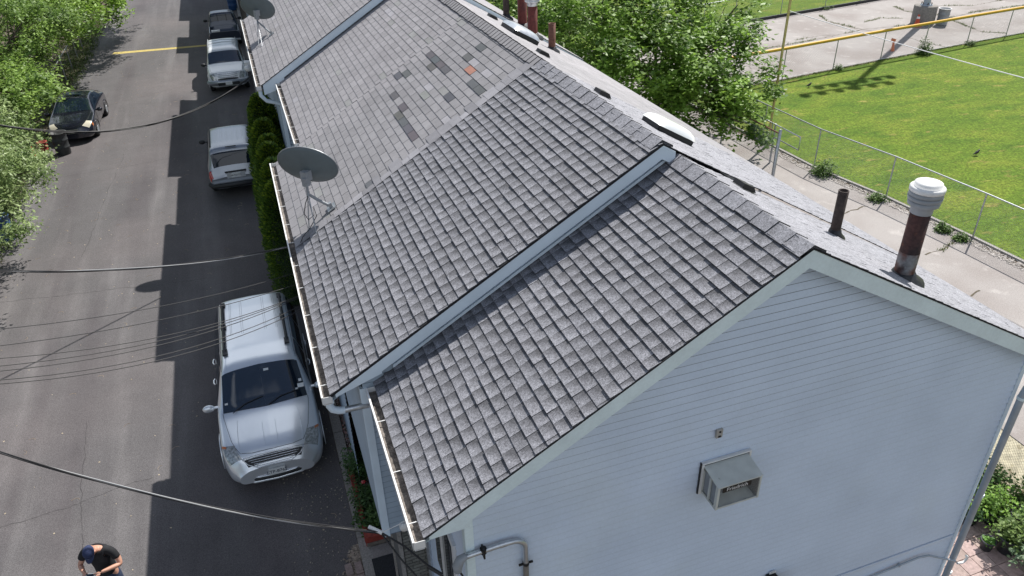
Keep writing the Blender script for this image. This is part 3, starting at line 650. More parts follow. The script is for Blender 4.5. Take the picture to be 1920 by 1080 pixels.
mb = MB(); mb.box((3.925, 5.165, 4.93), (.03, .03, .46)); mb.box((4.225, 5.165, 5.155), (.63, .035, .022)); mb.box((4.535, 5.165, 5.1), (.025, .03, .1)); mb.build('frame', 'white', AC)
mb = MB(); mb.box((4.225, 5.17, 5.135), (.6, .02, .03)); mb.box((3.905, 5.17, 4.93), (.012, .022, .47)); mb.build('gasket', 'black', AC)
mb = MB(); mb.box((4.075, 5.168, 5.555), (.075, .03, .115)); bp = mb.build('wall_plate', mat('plate_beige', (.42, .4, .37), .7, noise=(12, .8, 1.1))); tag(bp, 'small beige cover plate on the gable wall above the air conditioner', 'cover plate')
mb = MB(); mb.box((4.075, 5.15, 5.585), (.02, .012, .02)); mb.box((4.075, 5.15, 5.52), (.03, .012, .02)); q = mb.build('screw', 'black', bp)
# conduit bend with weatherhead
CD = thing('conduit', 'grey electric conduit bending over the near corner of the gable wall', 'conduit', (1.8, 5.14, 3))
mb = MB(); arc = [(1.72+.1*math.sin(a), 5.13, 4.90-.0+.1*math.cos(a)-.06) for a in np.linspace(0, math.pi/2, 8)]
mb.tube([(1.14, 5.13, 4.85), (1.22, 5.13, 4.86), (1.5, 5.13, 4.875), (1.64, 5.13, 4.875)]+[(1.66+.15*math.sin(a), 5.13, 4.725+.15*math.cos(a)) for a in np.linspace(.2, math.pi/2, 8)]+[(1.812, 5.13, 4.5)], .03, 14); mb.build('bend', 'galv_light', CD)
mb = MB(); mb.tube([(1.812, 5.13, 4.5), (1.812, 5.13, .8)], .032, 14); mb.build('riser', mat('conduit_brown', (.22, .2, .18), .6, noise=(9, .85, 1.1)), CD)
mb = MB(); mb.tube([(1.17, 5.13, 4.87), (1.1, 5.12, 4.85), (1.06, 5.1, 4.79), (1.06, 5.1, 4.72)], [.035, .05, .055, .045], 12); mb.build('weatherhead', 'plastic_grey', CD)
mb = MB(); mb.tube([(1.35, 5.13, 4.84), (1.35, 5.13, 4.905)], .036, 12); mb.box((1.345, 5.115, 4.87), (.018, .09, .13)); mb.build('clamp', 'black', CD)
mb = MB(); mb.box((1.812, 5.13, 4.47), (.16, .02, .02)); mb.tube([(1.812, 5.13, 4.455), (1.812, 5.13, 4.49)], .037, 12); mb.build('clamp', 'black', CD)
mb = MB(); mb.tube([(1.53, 5.13, 4.877), (1.6, 5.13, 4.877)], .034, 14); mb.build('coupling', 'galv_light', CD)
# thin pipe and white loop at the right of the wall
LP = thing('wall_pipe', 'thin pale pipe climbing the right end of the gable wall to a white hooked end', 'pipe', (7.8, 5.12, 1.7))
mb = MB(); mb.tube([(5.9, 5.16, 1.72), (7.03, 5.15, 1.81), (7.95, 5.14, 1.88), (8.12, 5.12, 1.87), (8.55, 5.0, 1.7)], .016, 8); mb.build('pipe_run', 'steel_blue', LP)
mb = MB(); mb.tube([(8.6, 4.99, 1.64)]+[(8.7+.07*math.sin(a), 4.99, 1.68-.075*math.cos(a)) for a in np.linspace(0, 2.7, 9)], .018, 8); mb.build('loop', 'white', LP)
mb = MB(); mb.tube([(7.6, 5.15, 1.83), (7.6, 5.15, 1.87)], .024, 8); mb.build('clip', 'steel_blue', LP)
FL = thing('flood_light', 'black twin security light low on the gable wall', 'light', (5.35, 5.1, 2.66))
mb = MB(); mb.box((5.25, 5.13, 2.66), (.13, .1, .09)); mb.tube([(5.3, 5.08, 2.64), (5.38, 5.0, 2.6)], .02, 8); mb.build('base', 'black', FL)
mb = MB(); mb.box((5.43, 4.98, 2.62), (.15, .12, .12), rz=.5, rx=.5); mb.build('head', 'black', FL)
mb = MB(); mb.box((5.27, 5.16, 2.73), (.1, .02, .03)); mb.build('mount', 'white', FL)
# porch lamp under the fourth house eave
PLm = thing('wall_lamp', 'white box lamp on a bracket under the eave beside the white pickup style car', 'lamp', (.2, 25.6, 4.9)); PLm['label'] = 'small white lamp jutting from under the eave beside the white suv'
mb = MB(); mb.box((.12, 25.3, 4.95), (.22, .3, .16)); mb.build('housing', 'white', PLm); mb = MB(); mb.ell((.1, 25.15, 4.86), (.12, .14, .1)); mb.build('shade', 'white', PLm); mb = MB(); mb.tube([(.2, 25.3, 4.98), (.66, 25.3, 5.0)], .02, 6); mb.build('bracket', 'galv', PLm)

# ------------------------------------------------------------------ satellite dishes
def dish(label, c, foot, rr, m='dish', struts=True):
    D = thing('satellite_dish', label, 'satellite dish', foot, group='satellite dishes on the eaves')
    nrm = Vector((.42, .85, .33)).normalized(); side = Vector((.8, -.4, -.17)); side = (side-nrm*side.dot(nrm)).normalized(); up = side.cross(nrm)
    c = Vector(c); mb = MB(); N = 28; K = 7; vs = []
    for ring in range(K+1):
        q = ring/K
        for j in range(N):
            a = 2*math.pi*j/N; vs.append(c+side*(rr[0]*q*math.cos(a))+up*(rr[1]*q*math.sin(a))+nrm*(.085*q*q))
    nf = len(vs); vs += [v+nrm*.012 for v in vs]
    fs = []
    for ring in range(K):
        for j in range(N):
            a, b = ring*N+j, ring*N+(j+1) % N; fs.append((a, b, b+N, a+N)); fs.append((a+nf, a+N+nf, b+N+nf, b+nf))
    for j in range(N): a, b = K*N+j, K*N+(j+1) % N; fs.append((a, b, b+nf, a+nf))
    mb.add(vs, fs, smooth=True); mb.build('reflector', m, D, fixn=False)
    mb = MB(); mb.tube([v+nrm*.006 for v in vs[K*N:K*N+N]]+[vs[K*N]+nrm*.006], .009, 6); mb.build('rim', 'galv', D)
    bk_ = c-up*rr[1]*.28-nrm*.01; f = Vector(foot)
    mb = MB(); mb.box(bk_-nrm*.05, (.14, .12, .16), rz=.7); mb.box(bk_-nrm*.1-Vector((0, 0, .07)), (.1, .09, .14), rz=.7); mb.build('bracket', 'plastic_grey', D)
    p0 = bk_-nrm*.1-Vector((0, 0, .1)); p1 = Vector((p0.x, p0.y, f.z+.26)); 
    mb = MB(); mb.tube([p0, lerp(p0, p1, .8), lerp(p1, f, .35)+Vector((0, 0, .03)), f+Vector((-.03, 0, .06))], .025, 10); mb.build('mast', 'plastic_grey', D)
    mb = MB(); R = Matrix.Rotation(-math.atan(PL), 3, 'Y')
    for d in ((.0, 0), ): mb.box(f+Vector((0, 0, .02)), (.16, .2, .012), ry=-math.atan(PL)); mb.box(f+Vector((-.01, 0, .06)), (.06, .07, .09), ry=-.3)
    mb.build('foot', 'galv', D)
    if struts:
        for dx, dy in ((-.33, -.42), (-.42, -.15)):
            e = f+Vector((dx, dy, dx*PL+.01)); mb = MB(); mb.tube([p1+Vector((0, 0, .12)), e], .009, 6); mb.box(e, (.06, .05, .012), ry=-math.atan(PL)); mb.build('strut', 'galv', D)
    # feed arm on the front side
    mb = MB(); e = c+nrm*.42-up*rr[1]*.3+side*.1; mb.tube([c-up*rr[1]*.95, e], .014, 8); mb.build('feed_arm', 'plastic_grey', D); mb = MB(); mb.box(e, (.14, .1, .09), rz=.7); mb.build('receiver', 'plastic_grey', D)
    return D
dish('large grey satellite dish over the eave beside the tall green hedge', (.62, 11.9, 6.58), (.9, 11.82, 5.86), (.49, .36))
dish('grey satellite dish farther up the row, over the eave near the white suv', (.66, 24.2, 6.75), (.92, 23.6, 6.12), (.5, .38))
# loose coax below the near dish
cx = MB(); cx.tube([(.6, 11.85, 6.2), (.5, 11.75, 6.05), (.45, 11.7, 5.9), (.5, 11.7, 5.78), (.6, 11.75, 5.82), (.62, 11.8, 5.95), (.64, 11.75, 5.8), (.5, 11.6, 5.68), (.36, 11.5, 5.6), (.3, 11.45, 5.52)], .007, 6)
tag(cx.build('coax_cable', 'cable_black'), 'black coax loop hanging below the nearer satellite dish', 'cable')
mb = MB(); mb.tube([(.72, 14.9, 5.79), (.9, 14.35, 5.92), (1.0, 14.1, 5.97)], .03, 8); tag(mb.build('metal_bracket', 'white'), 'short white bracket bar lying on the old shingles behind the near dish', 'bracket')

# ------------------------------------------------------------------ cables
def cable(A, B, sag, r, m, name, label, ext=1.6, twist=False, n=44, group=None, tail=None):
    A, B = Vector(A), Vector(B); pts = []
    for i in range(n+1):
        t = -ext+(1+ext)*i/n; pts.append(A.lerp(B, t)-Vector((0, 0, sag*4*t*(1-t))))
    mb = MB()
    if twist:
        for ph, mi in ((0, 0), (2.1, 1), (4.2, 1)):
            q = []
            for i, p in enumerate([pts[0].lerp(pts[0], 0)]+pts[1:]): pass
            N = 260
            for i in range(N+1):
                s = i/N*n; a = int(min(s, n-1)); p = pts[a].lerp(pts[a+1], s-a); an = ph+s*.42*(n/44); q.append(p+Vector((0, math.cos(an), math.sin(an)))*r*.85)
            mb.tube(q, r*(.62 if mi == 0 else .55), 5, mi)
        o = mb.build(name, [m or 'cable_alu', 'cable_black'])
    else:
        mb.tube(pts, r, 5); o = mb.build(name, m)
    return tag(o, label, 'cable', group)
cable((-3.28, 7.61, 5.6), (.41, 5.75, 4.85), .17, .0135, None, 'service_cable', 'thick twisted overhead cable dropping to the nearest eave corner, lowest in view', twist=True)
cable((-3.81, 11.24, 6.0), (.19, 11.72, 5.35), .16, .0135, None, 'service_cable', 'twisted grey overhead cable ending at the gutter just below the near dish', twist=True)
cable((-4.82, 19.4, 5.5), (.21, 23.09, 5.2), .61, .02, 'cable_black', 'service_cable', 'sagging dark overhead cable running past the black sedan to the far gutter', twist=True)
TW = [((-3.51, 9.58, 6.0), (.18, 11.27, 5.1), .13, 'uppermost of the thin black wires crossing above the silver minivan'), ((-3.43, 9.17, 6.0), (.19, 10.9, 5.1), .12, 'second highest thin black wire crossing above the silver minivan'),
      ((-3.38, 8.88, 6.0), (.22, 10.57, 5.1), .2, 'third thin black wire down of those over the silver minivan roof'), ((-3.35, 8.71, 6.0), (.22, 10.72, 5.0), .2, 'fourth thin black wire down of those over the silver minivan roof'),
      ((-3.33, 8.6, 6.0), (.24, 10.7, 5.0), .22, 'third lowest thin black wire over the silver minivan roof'), ((-3.29, 8.41, 6.0), (.25, 10.3, 5.1), .25, 'second lowest thin black wire, sagging over the silver minivan'), ((-3.28, 8.33, 6.0), (.26, 10.2, 5.1), .26, 'lowest thin black wire, sagging most, over the silver minivan')]
for A, B, s_, lb in TW: cable(A, B, s_, .0055, 'cable_black', 'overhead_wire', lb, group='thin wires over the minivan')
cb = MB(); 
for pts in ([(.41, 5.75, 4.85), (.6, 5.5, 4.84), (.8, 5.25, 4.72), (.95, 5.1, 4.62), (1.02, 5.06, 4.62)], [(.41, 5.75, 4.84), (.55, 5.45, 4.7), (.75, 5.2, 4.45), (.9, 5.1, 4.3), (1.02, 5.05, 4.28), (1.1, 5.05, 4.4), (1.12, 5.07, 4.6), (1.07, 5.1, 4.72)]): cb.tube(pts, .011, 6)
cb.tube([(.78, 5.24, 4.75), (.9, 5.14, 4.68)], .02, 8); cb.tube([(.75, 5.2, 4.47), (.87, 5.12, 4.34)], .02, 8)
tag(cb.build('cable_splices', 'cable_black'), 'black spliced cable ends looping from the eave corner to the conduit head', 'cable')
cb = MB(); cb.tube([(.30, 5.86, 4.865), (.42, 5.74, 4.85)], .022, 8); cb.lathe((.66, 5.75, 4.85), [(0, -.03), (.05, -.03), (.055, -.01), (.03, 0), (.055, .01), (.05, .03), (0, .03)], 14, axis=(0, 1, 0)); cb.tube([(.42, 5.74, 4.86), (.62, 5.75, 4.9)], .005, 5)
tag(cb.build('insulator', 'white'), 'white cable clamp and round insulator beside the near gutter corner', 'insulator')

# ------------------------------------------------------------------ vehicles
def smooth1(a, k):
    if k <= 0: return a
    w = np.exp(-.5*(np.arange(-3*k, 3*k+1)/k)**2); w /= w.sum(); p = np.pad(a, 3*k, 'edge'); return np.convolve(p, w, 'valid')
class Body:
    """lofted car body: y from rear to front, k round the half section (0 bottom centre .. 7 top centre)"""
    def __init__(s, sp):
        s.sp = sp; Lc = sp['L']; N = 150; s.ys = np.linspace(-Lc/2, Lc/2, N)
        t = s.ys
        def F(key, k=1): return smooth1(np.interp(t, [p[0] for p in sp[key]], [p[1] for p in sp[key]]), k)
        w, top, belt, bot, rw = F('w', 1), F('top', sp.get('tsm', 2)), F('belt', 2), F('bot', 1), F('rw', 2)
        belt = np.minimum(belt, top-.05); drop = F('drop', 2) if 'drop' in sp else np.full(N, .05)
        P = np.zeros((N, 8, 2))
        zm = (bot+belt)/2
        P[:, 0] = np.stack([w*0, bot], 1); P[:, 1] = np.stack([w*.86, bot], 1); P[:, 2] = np.stack([w*.975, bot+(belt-bot)*.22], 1); P[:, 3] = np.stack([w, zm+.02], 1)
        P[:, 4] = np.stack([w*.965, belt], 1); P[:, 5] = np.stack([rw, top-drop], 1); P[:, 6] = np.stack([rw*.6, top-drop*.22], 1); P[:, 7] = np.stack([w*0, top], 1)
        if 'bed' in sp:
            y0, y1, zf = sp['bed']; m_ = (s.ys > y0) & (s.ys < y1)
            P[m_, 4] = np.stack([w*.95, top], 1)[m_]; P[m_, 5] = np.stack([w*.86, top], 1)[m_]; P[m_, 6] = np.stack([w*.84, top*0+zf], 1)[m_]; P[m_, 7] = np.stack([w*0, top*0+zf], 1)[m_]
        s.P = P
        # fine grid
        sub = 5; K = 7*sub+1; s.kk = np.linspace(0, 7, K); G = np.zeros((N, K, 3))
        for i in range(N):
            x = smooth1(np.interp(s.kk, range(8), P[i, :, 0]), 1); z = smooth1(np.interp(s.kk, range(8), P[i, :, 1]), 1)
            x[0] = 0; x[-1] = 0; G[i, :, 0] = x; G[i, :, 1] = s.ys[i]; G[i, :, 2] = z
        s.G = G
        dy = np.gradient(G, axis=0); dk = np.gradient(G, axis=1); n = np.cross(dk, dy); n /= np.linalg.norm(n, axis=2, keepdims=True)+1e-9
        c = np.array([0, 0, .8]); sg = np.sign((n*(G-c)).sum(2)); 
        s.Nn = n if (n[:, K//2, 0].mean() > 0) else -n
    def at(s, y, k, off=0., side=1):
        fi = (y+s.sp['L']/2)/s.sp['L']*(len(s.ys)-1); fi = min(max(fi, 0), len(s.ys)-1.001); fk = k/7*(len(s.kk)-1); fk = min(max(fk, 0), len(s.kk)-1.001)
        i, j = int(fi), int(fk); a, b = fi-i, fk-j
        def bl(A): return A[i, j]*(1-a)*(1-b)+A[i+1, j]*a*(1-b)+A[i, j+1]*(1-a)*b+A[i+1, j+1]*a*b
        p = bl(s.G)+bl(s.Nn)*off; return Vector((p[0]*side, p[1], p[2]))
    def shell(s, mb, mi=0):
        N, K = s.G.shape[:2]
        for sd in (1, -1):
            vs = (s.G*np.array([sd, 1, 1])).reshape(-1, 3); fs = []
            for i in range(N-1):
                for j in range(K-1):
                    a = i*K+j; f = (a, a+K, a+K+1, a+1); fs.append(f if sd > 0 else f[::-1])
            mb.add([tuple(v) for v in vs], fs, mi, smooth=True)
            for i in (0, N-1):
                ring = [tuple(v) for v in vs[i*K:(i+1)*K]]; c = (0, ring[0][1], (ring[0][2]+ring[-1][2])/2)
                mb.add([c]+ring, [(0, j+1, j+2) for j in range(K-1)], mi)
    def patch(s, mb, y00, y10, y01, y11, k0, k1, off=.006, n=10, m=8, side=1, mi=0, full=False):
        """quad region of the surface: at k0 y runs y00..y10, at k1 y runs y01..y11"""
        sides = (1, -1) if full else (side,)
        for sd in sides:
            vs = []
            for j in range(m+1):
                k = lerp(k0, k1, j/m)
                for i in range(n+1):
                    y = lerp(lerp(y00, y01, j/m), lerp(y10, y11, j/m), i/n); vs.append(s.at(y, k, off, sd))
            mb.add(vs, [(j*(n+1)+i, j*(n+1)+i+1, (j+1)*(n+1)+i+1, (j+1)*(n+1)+i) for j in range(m) for i in range(n)], mi, smooth=True)
    def line(s, mb, pts, r=.004, off=.002, side=1, n=10):
        q = []
        for (y0, k0), (y1, k1) in zip(pts, pts[1:]):
            for i in range(n): q.append(s.at(lerp(y0, y1, i/n), lerp(k0, k1, i/n), off, side))
        q.append(s.at(*pts[-1], off, side)); mb.tube(q, r, 4)
def wheel(T, x, y, r=.34, w=.22, side=1):
    mb = MB(); mb.lathe((x, y, r), [(r*.62, -w/2), (r*.9, -w/2), (r, -w*.36), (r, w*.36), (r*.9, w/2), (r*.62, w/2)], 26, axis=(1, 0, 0)); o = mb.build('wheel', 'rubber', T)
    mb = MB(); mb.lathe((x, y, r), [(0, side*w*.40), (r*.16, side*w*.42), (r*.2, side*w*.36), (r*.55, side*w*.3), (r*.62, side*w*.5), (r*.66, side*w*.5)], 26, axis=(1, 0, 0))
    for k_ in range(7):
        a = 2*math.pi*k_/7; mb.box((x+side*w*.4, y+math.cos(a)*r*.36, r+math.sin(a)*r*.36), (.03, r*.14, r*.5), rx=a-math.pi/2)
    mb.build('rim', 'galv_light', o); return o
def car(T, sp, paint, opt):
    B = Body(sp); mb = MB(); B.shell(mb); body = mb.build('body', paint, T, fixn=False)
    wf, wr_, ws = sp['wheels']
    hw = max(p[1] for p in sp['w'])
    for sd in (1, -1):
        for y in (wf, wr_):
            wheel(T, sd*(hw-.115), y, sp.get('wrad', .34), .22, sd)
            mb = MB(); R = sp.get('wrad', .34)+.06
            mb.tube([(sd*(hw+.004), y+R*math.cos(a), sp.get('wrad', .34)+R*math.sin(a)) for a in np.linspace(-.2, math.pi+.2, 14)], .011, 6); mb.build('wheel_arch', opt.get('arch', paint), body)
    for nm, a, g_ in opt.get('glass', []):
        mb = MB(); full = a[-1] == 'full'; args = a[:-1] if full else a
        if full: B.patch(mb, *args, full=True, off=.007, n=10, m=10); mb.build(nm, 'windshield_glass' if nm == 'windshield' else 'glass', T, fixn=False)
        else:
            for sd in (1, -1):
                mb = MB(); B.patch(mb, *args, off=.007, side=sd); mb.build(nm, 'glass', T, fixn=False)
    for nm, m_, args, off in opt.get('patches', []):
        for sd in (1, -1):
            mb = MB(); B.patch(mb, *args, off=off, side=sd); mb.build(nm, m_, T, fixn=False)
    for nm, m_, args, off in opt.get('wide', []):
        mb = MB(); B.patch(mb, *args, off=off, full=True); mb.build(nm, m_, T, fixn=False)
    if opt.get('lines'):
        mb = MB()
        for pts in opt['lines']:
            for sd in (1, -1): B.line(mb, pts, side=sd, r=opt.get('lr', .005))
        mb.build('panel_gaps', 'plastic_black', body)
    # mirrors
    my, mk = opt['mirror']; mz = B.at(my, mk)
    for sd in (1, -1):
        mb = MB(); c = Vector((sd*(mz.x+.17), my, mz.z+.02)); mb.ell(c, (.12, .07, .085)); mb.tube([(sd*(mz.x-.03), my-.02, mz.z), c], .03, 6); mb.build('mirror', opt.get('mirror_m', paint), T)
    return B
def plate(T, B, y, z, body, w=.31, h=.155, front=1, m='plate', txt=.1):
    mb = MB(); mb.box((0, y, z), (w, .012, h)); o = mb.build('licence_plate', m, T)
    if body:
        R = Matrix.Rotation(math.pi/2, 3, 'X')
        if front > 0: R = Matrix.Rotation(math.pi, 3, 'Z') @ R
        t = text('plate_number', body, txt, (0, y+front*.009, z), R, 'ink', o, .001)
    return o
# --- silver minivan
V = thing('minivan', 'silver minivan parked nose toward the camera, black roof rails and chrome grille', 'minivan', (-.93, 14.52, 0), math.pi+.0, local=True)
sp = dict(L=5.15, w=[(-2.575, .86), (-2.45, .95), (-2.1, .995), (1.2, 1.0), (1.9, .99), (2.2, .955), (2.42, .87), (2.575, .7)],
          top=[(-2.575, .9), (-2.5, 1.15), (-2.42, 1.5), (-2.28, 1.70), (-1.6, 1.765), (0, 1.765), (.42, 1.715), (.55, 1.66), (1.34, 1.13), (1.5, 1.09), (2.15, .98), (2.36, .91), (2.5, .78), (2.575, .56)],
          belt=[(-2.575, .95), (-2.2, 1.12), (1.2, 1.07), (1.5, 1.0), (2.1, .86), (2.575, .45)], bot=[(-2.575, .35), (-2.3, .22), (2.3, .2), (2.575, .28)],
          rw=[(-2.575, .6), (-2.45, .7), (-2.2, .735), (.4, .74), (1.34, .86), (1.6, .82), (2.2, .74), (2.45, .64), (2.575, .5)], drop=[(-2.575, .05), (.5, .045), (1.4, .04), (2.3, .07), (2.575, .05)], wheels=(1.55, -1.5, .34))
opt = dict(glass=[('windshield', (.60, 1.30, .57, 1.37, 5.0, 7, 'full'), 0), ('side_window', (-2.15, -1.25, -2.1, -1.25, 4.1, 4.85), 0), ('side_window', (-1.2, -.25, -1.2, -.25, 4.1, 4.85), 0), ('side_window', (-.18, .95, -.18, .35, 4.1, 4.85), 0)],
           patches=[('headlight', 'lamp_glass', (2.02, 2.36, 2.12, 2.42, 4.05, 5.2), .006), ('indicator', 'lamp_orange', (1.99, 2.05, 2.06, 2.11, 4.0, 4.45), .009)],
           wide=[('grille', 'plastic_black', (2.44, 2.53, 2.44, 2.535, 5.25, 7), .006)],
           lines=[[(1.3, 4.95), (2.0, 5.05), (2.32, 5.3), (2.38, 6), (2.39, 7)], [(.15, 1.6), (.15, 4.1)], [(-.95, 1.6), (-.95, 4.1)], [(1.15, 1.8), (1.15, 4.1)], [(-2.3, 4.98), (.5, 4.98)], [(-1.9, 3.6), (1.0, 3.6)]], mirror=(.98, 4.0))
B = car(V, sp, 'paint_silver', opt)
for sd in (1, -1):
    mb = MB(); pts = [B.at(lerp(-2.0, .1, i/14), 5.35, .045 if 0 < i < 14 else .01, sd) for i in range(15)]; mb.tube(pts, .032, 8)
    for y in (-1.95, -.95, 0.05): mb.box(B.at(y, 5.35, .02, sd), (.1, .2, .04))
    mb.build('roof_rail', 'plastic_black', V)
mb = MB()
for k in (5.8, 6.4):
    for sd in (1, -1): B.line(mb, [(-2.05, k), (-.55, k)], r=.0035, side=sd); B.line(mb, [(-2.05, k+.09), (-.55, k+.09)], r=.0035, side=sd)
mb.build('roof_ribs', 'paint_gray', V)
mb = MB()
for i in range(6):
    y = lerp(2.43, 2.555, i/5)
    for sd in (1, -1): B.line(mb, [(y, 7), (y-.005, 6.2), (y-.015, 5.3+i*.12)], r=.0085, off=.016, side=sd, n=8)
for sd in (1, -1): B.line(mb, [(2.425, 7), (2.425, 6), (2.42, 5.2), (2.5, 5.35), (2.57, 6), (2.572, 7)], r=.011, off=.014, side=sd)
mb.build('grille_bars', 'chrome', V)
mb = MB()
for sd in (1, -1): mb.tube([B.at(2.573, 3.3, .012, sd) if 0 else Vector((sd*x, y, z)) for x, y, z in ((0, 2.6, .385), (.35, 2.585, .39), (.6, 2.5, .405), (.78, 2.39, .44), (.82, 2.35, .45))], .014, 6)
mb.build('bumper_trim', 'chrome', V)
mb = MB()
for sd in (1, -1): mb.tube([Vector((sd*x, y, z)) for x, y, z in ((0, 2.57, .33), (.4, 2.55, .34), (.7, 2.42, .37), (.8, 2.34, .4))], [.05, .05, .045, .02], 8)
mb.build('lower_intake', 'plastic_black', V)
mb = MB()
for sd in (1, -1): mb.tube([Vector((sd*x, y, z)) for x, y, z in ((0, 2.585, .27), (.45, 2.56, .275), (.76, 2.42, .3), (.9, 2.2, .31))], [.03, .03, .025, .02], 8)
mb.build('bumper_lip', 'paint_silver', V)
plate(V, B, 2.61, .47, 'LTP-8765')
mb = MB()
for sd, x0 in ((1, .62), (1, -.05)): mb.tube([B.at(1.36, 6.9 if x0 < .1 else 5.6, .03, 1 if x0 > .1 else -1), B.at(1.24, 6.2 if x0 > .1 else 6.4, .03, 1 if x0 > .1 else -1), B.at(1.17, 6.95 if x0 > .1 else 5.4, .03, 1 if x0 > .1 else -1)], .009, 5)
mb.build('wiper', 'black', V)
for y, k, sd, w_, h_ in ((1.1, 5.25, -1, .13, .09), (1.0, 5.2, -1, .06, .06), (1.16, 5.55, -1, .05, .05), (1.15, 5.25, 1, .06, .04), (.7, 6.75, -1, .1, .05)):
    p = B.at(y, k, .014, sd); mb = MB(); mb.box(p, (w_, h_, .004), rx=-.6); mb.build('windshield_sticker', 'plate', V)
mb = MB(); p = B.at(.78, 7, -.05); mb.ell(p, (.06, .035, .035)); mb.ell(p+Vector((0, .07, -.06)), (.07, .05, .05)); mb.build('rear_view_mirror', 'plastic_grey', V)
for sd in (1, -1):
    for y in (-.05, -1.1+.3):
        mb = MB(); q = B.at(y, 3.75, .03, sd); mb.tube([q+Vector((0, -.1, 0)), q+Vector((sd*.025, -.05, 0)), q+Vector((sd*.025, .05, 0)), q+Vector((0, .1, 0))], .016, 6); mb.build('door_handle', 'chrome', V)
for sd in (1, -1):
    for q, r_ in (([(1.55, 5.7), (2.35, 5.35)], .007), ([(1.75, 6.75), (2.3, 6.72)], .006)): mb = MB(); B.line(mb, q, r=r_, off=.004, side=sd); mb.build('bonnet_crease', 'paint_silver', V)
# --- generic suv
def suv_spec(L_=4.8, w=.93, H=1.78, nose=1.02, wsb=1.12, wst=.42):
    h = L_/2
    return dict(L=L_, w=[(-h, w*.9), (-h+.12, w*.97), (-h+.5, w), (h-.6, w), (h-.25, w*.96), (h-.06, w*.88), (h, w*.72)],
                top=[(-h, .78), (-h+.1, 1.02), (-h+.16, 1.12), (-h+.42, H-.1), (-h+.56, H-.02), (-h+1, H), (0, H), (wst-.1, H-.03), (wst, H-.07), (wsb, 1.2), (wsb+.15, 1.16), (h-.3, nose+.03), (h-.12, nose-.06), (h-.04, nose-.3), (h, .55)],
                belt=[(-h, .98), (-h+.4, 1.12), (wsb, 1.1), (h-.3, .93), (h, .5)], bot=[(-h, .42), (-h+.3, .3), (h-.3, .3), (h, .38)],
                rw=[(-h, w*.72), (-h+.3, w*.78), (-h+.6, w*.79), (wst, w*.79), (wsb, w*.88), (h-.3, w*.82), (h, w*.6)], wheels=(h-.9, -h+1.05, .36), wrad=.37)
# grey suv seen from behind
G = thing('suv', 'grey suv seen from behind between the hedge and the road, dark tailgate glass', 'suv', (-1.0, 29.15, 0), 0, local=True)
sp = suv_spec(4.8, .93); h = 2.4
opt = dict(glass=[('tailgate_glass', (-h+.185, -h+.40, -h+.185, -h+.40, 5.02, 7, 'full'), 0), ('windshield', (.5, 1.08, .5, 1.1, 5.0, 7, 'full'), 0), ('side_window', (-1.95, -1.1, -1.85, -1.1, 4.1, 4.85), 0), ('side_window', (-1.05, -.15, -1.05, -.15, 4.1, 4.85), 0), ('side_window', (-.08, .75, -.08, .35, 4.1, 4.85), 0)],
           patches=[('tail_lamp', 'lamp_red', (-h+.005, -h+.14, -h+.02, -h+.16, 3.3, 4.45), .012)], lines=[[(-h+.6, 5.02), (.4, 5.02)]], mirror=(.7, 4.0), mirror_m='plastic_black', arch='plastic_black')
B = car(G, sp, 'paint_gray', opt)
mb = MB(); mb.tube([(-.9, -h+.16, .56), (-.84, -h-.04, .56), (0, -h-.1, .56), (.84, -h-.04, .56), (.9, -h+.16, .56)], .095, 8); mb.build('bumper', 'plastic_black', G)
mb = MB(); mb.box((0, -h-.06, .67), (1.6, .12, .03)); mb.build('bumper_step', 'paint_gray', G)
mb = MB(); mb.box((0, -h+.0, .87), (.62, .05, .2)); mb.build('plate_recess', 'paint_silver', G); mb = MB(); mb.tube([(-.36, -h+.0, 1.0), (.36, -h+.0, 1.0)], .03, 8); mb.build('tailgate_handle', 'plastic_black', G)
plate(G, B, -h-.035, .87, 'WAJ2774', front=-1, txt=.085)
mb = MB(); mb.box((0, -h+.44, 1.755), (.36, .05, .02)); mb.build('brake_light', 'plastic_black', G)
mb = MB()
for x in (-.45, -.27, -.09, .09, .27, .45):
    q = [(x*.98, y, 1.782-.045*(x/.75)**2) for y in (-1.4, -.2)]; mb.tube(q, .006, 4)
mb.build('roof_ribs', 'paint_silver', G)
for sd in (1, -1):
    mb = MB(); mb.tube([B.at(y, 5.2, .02, sd) for y in np.linspace(-1.7, .2, 8)], .016, 6); mb.build('roof_rail', 'plastic_black', G)
# white suv nose toward the camera
Wt = thing('suv', 'white suv facing the camera just behind a dark pickup truck', 'suv', (-.86, 42.1, 0), math.pi, local=True)
opt = dict(glass=[('windshield', (.5, 1.08, .5, 1.1, 5.0, 7, 'full'), 0), ('side_window', (-1.95, -1.1, -1.85, -1.1, 4.1, 4.85), 0), ('side_window', (-1.05, -.15, -1.05, -.15, 4.1, 4.85), 0), ('side_window', (-.08, .75, -.08, .35, 4.1, 4.85), 0)],
           patches=[('headlight', 'lamp_glass', (h-.3, h-.06, h-.26, h-.05, 4.3, 5.3), .01)], wide=[('grille', 'plastic_black', (h-.085, h-.035, h-.085, h-.035, 5.5, 7), .012)],
           lines=[[(1.2, 5.0), (h-.35, 5.1), (h-.2, 6), (h-.19, 7)]], mirror=(.8, 4.0), mirror_m='plastic_black')
B = car(Wt, suv_spec(4.75, .93, 1.78), 'paint_white', opt)
mb = MB(); mb.tube([(-.9, h-.2, .6), (-.84, h+.0, .6), (0, h+.06, .6), (.84, h+.0, .6), (.9, h-.2, .6)], .12, 8); mb.build('bumper', 'paint_gray', Wt)
mb = MB(); mb.box((0, h+.13, .55), (1.0, .12, .13)); mb.build('bumper_intake', 'plastic_black', Wt)
mb = MB(); 
for z in (.84, .93, 1.0): mb.tube([(-.46, h-.06-(z-.84)*.3, z), (0, h+.0-(z-.84)*.3, z), (.46, h-.06-(z-.84)*.3, z)], .018, 6)
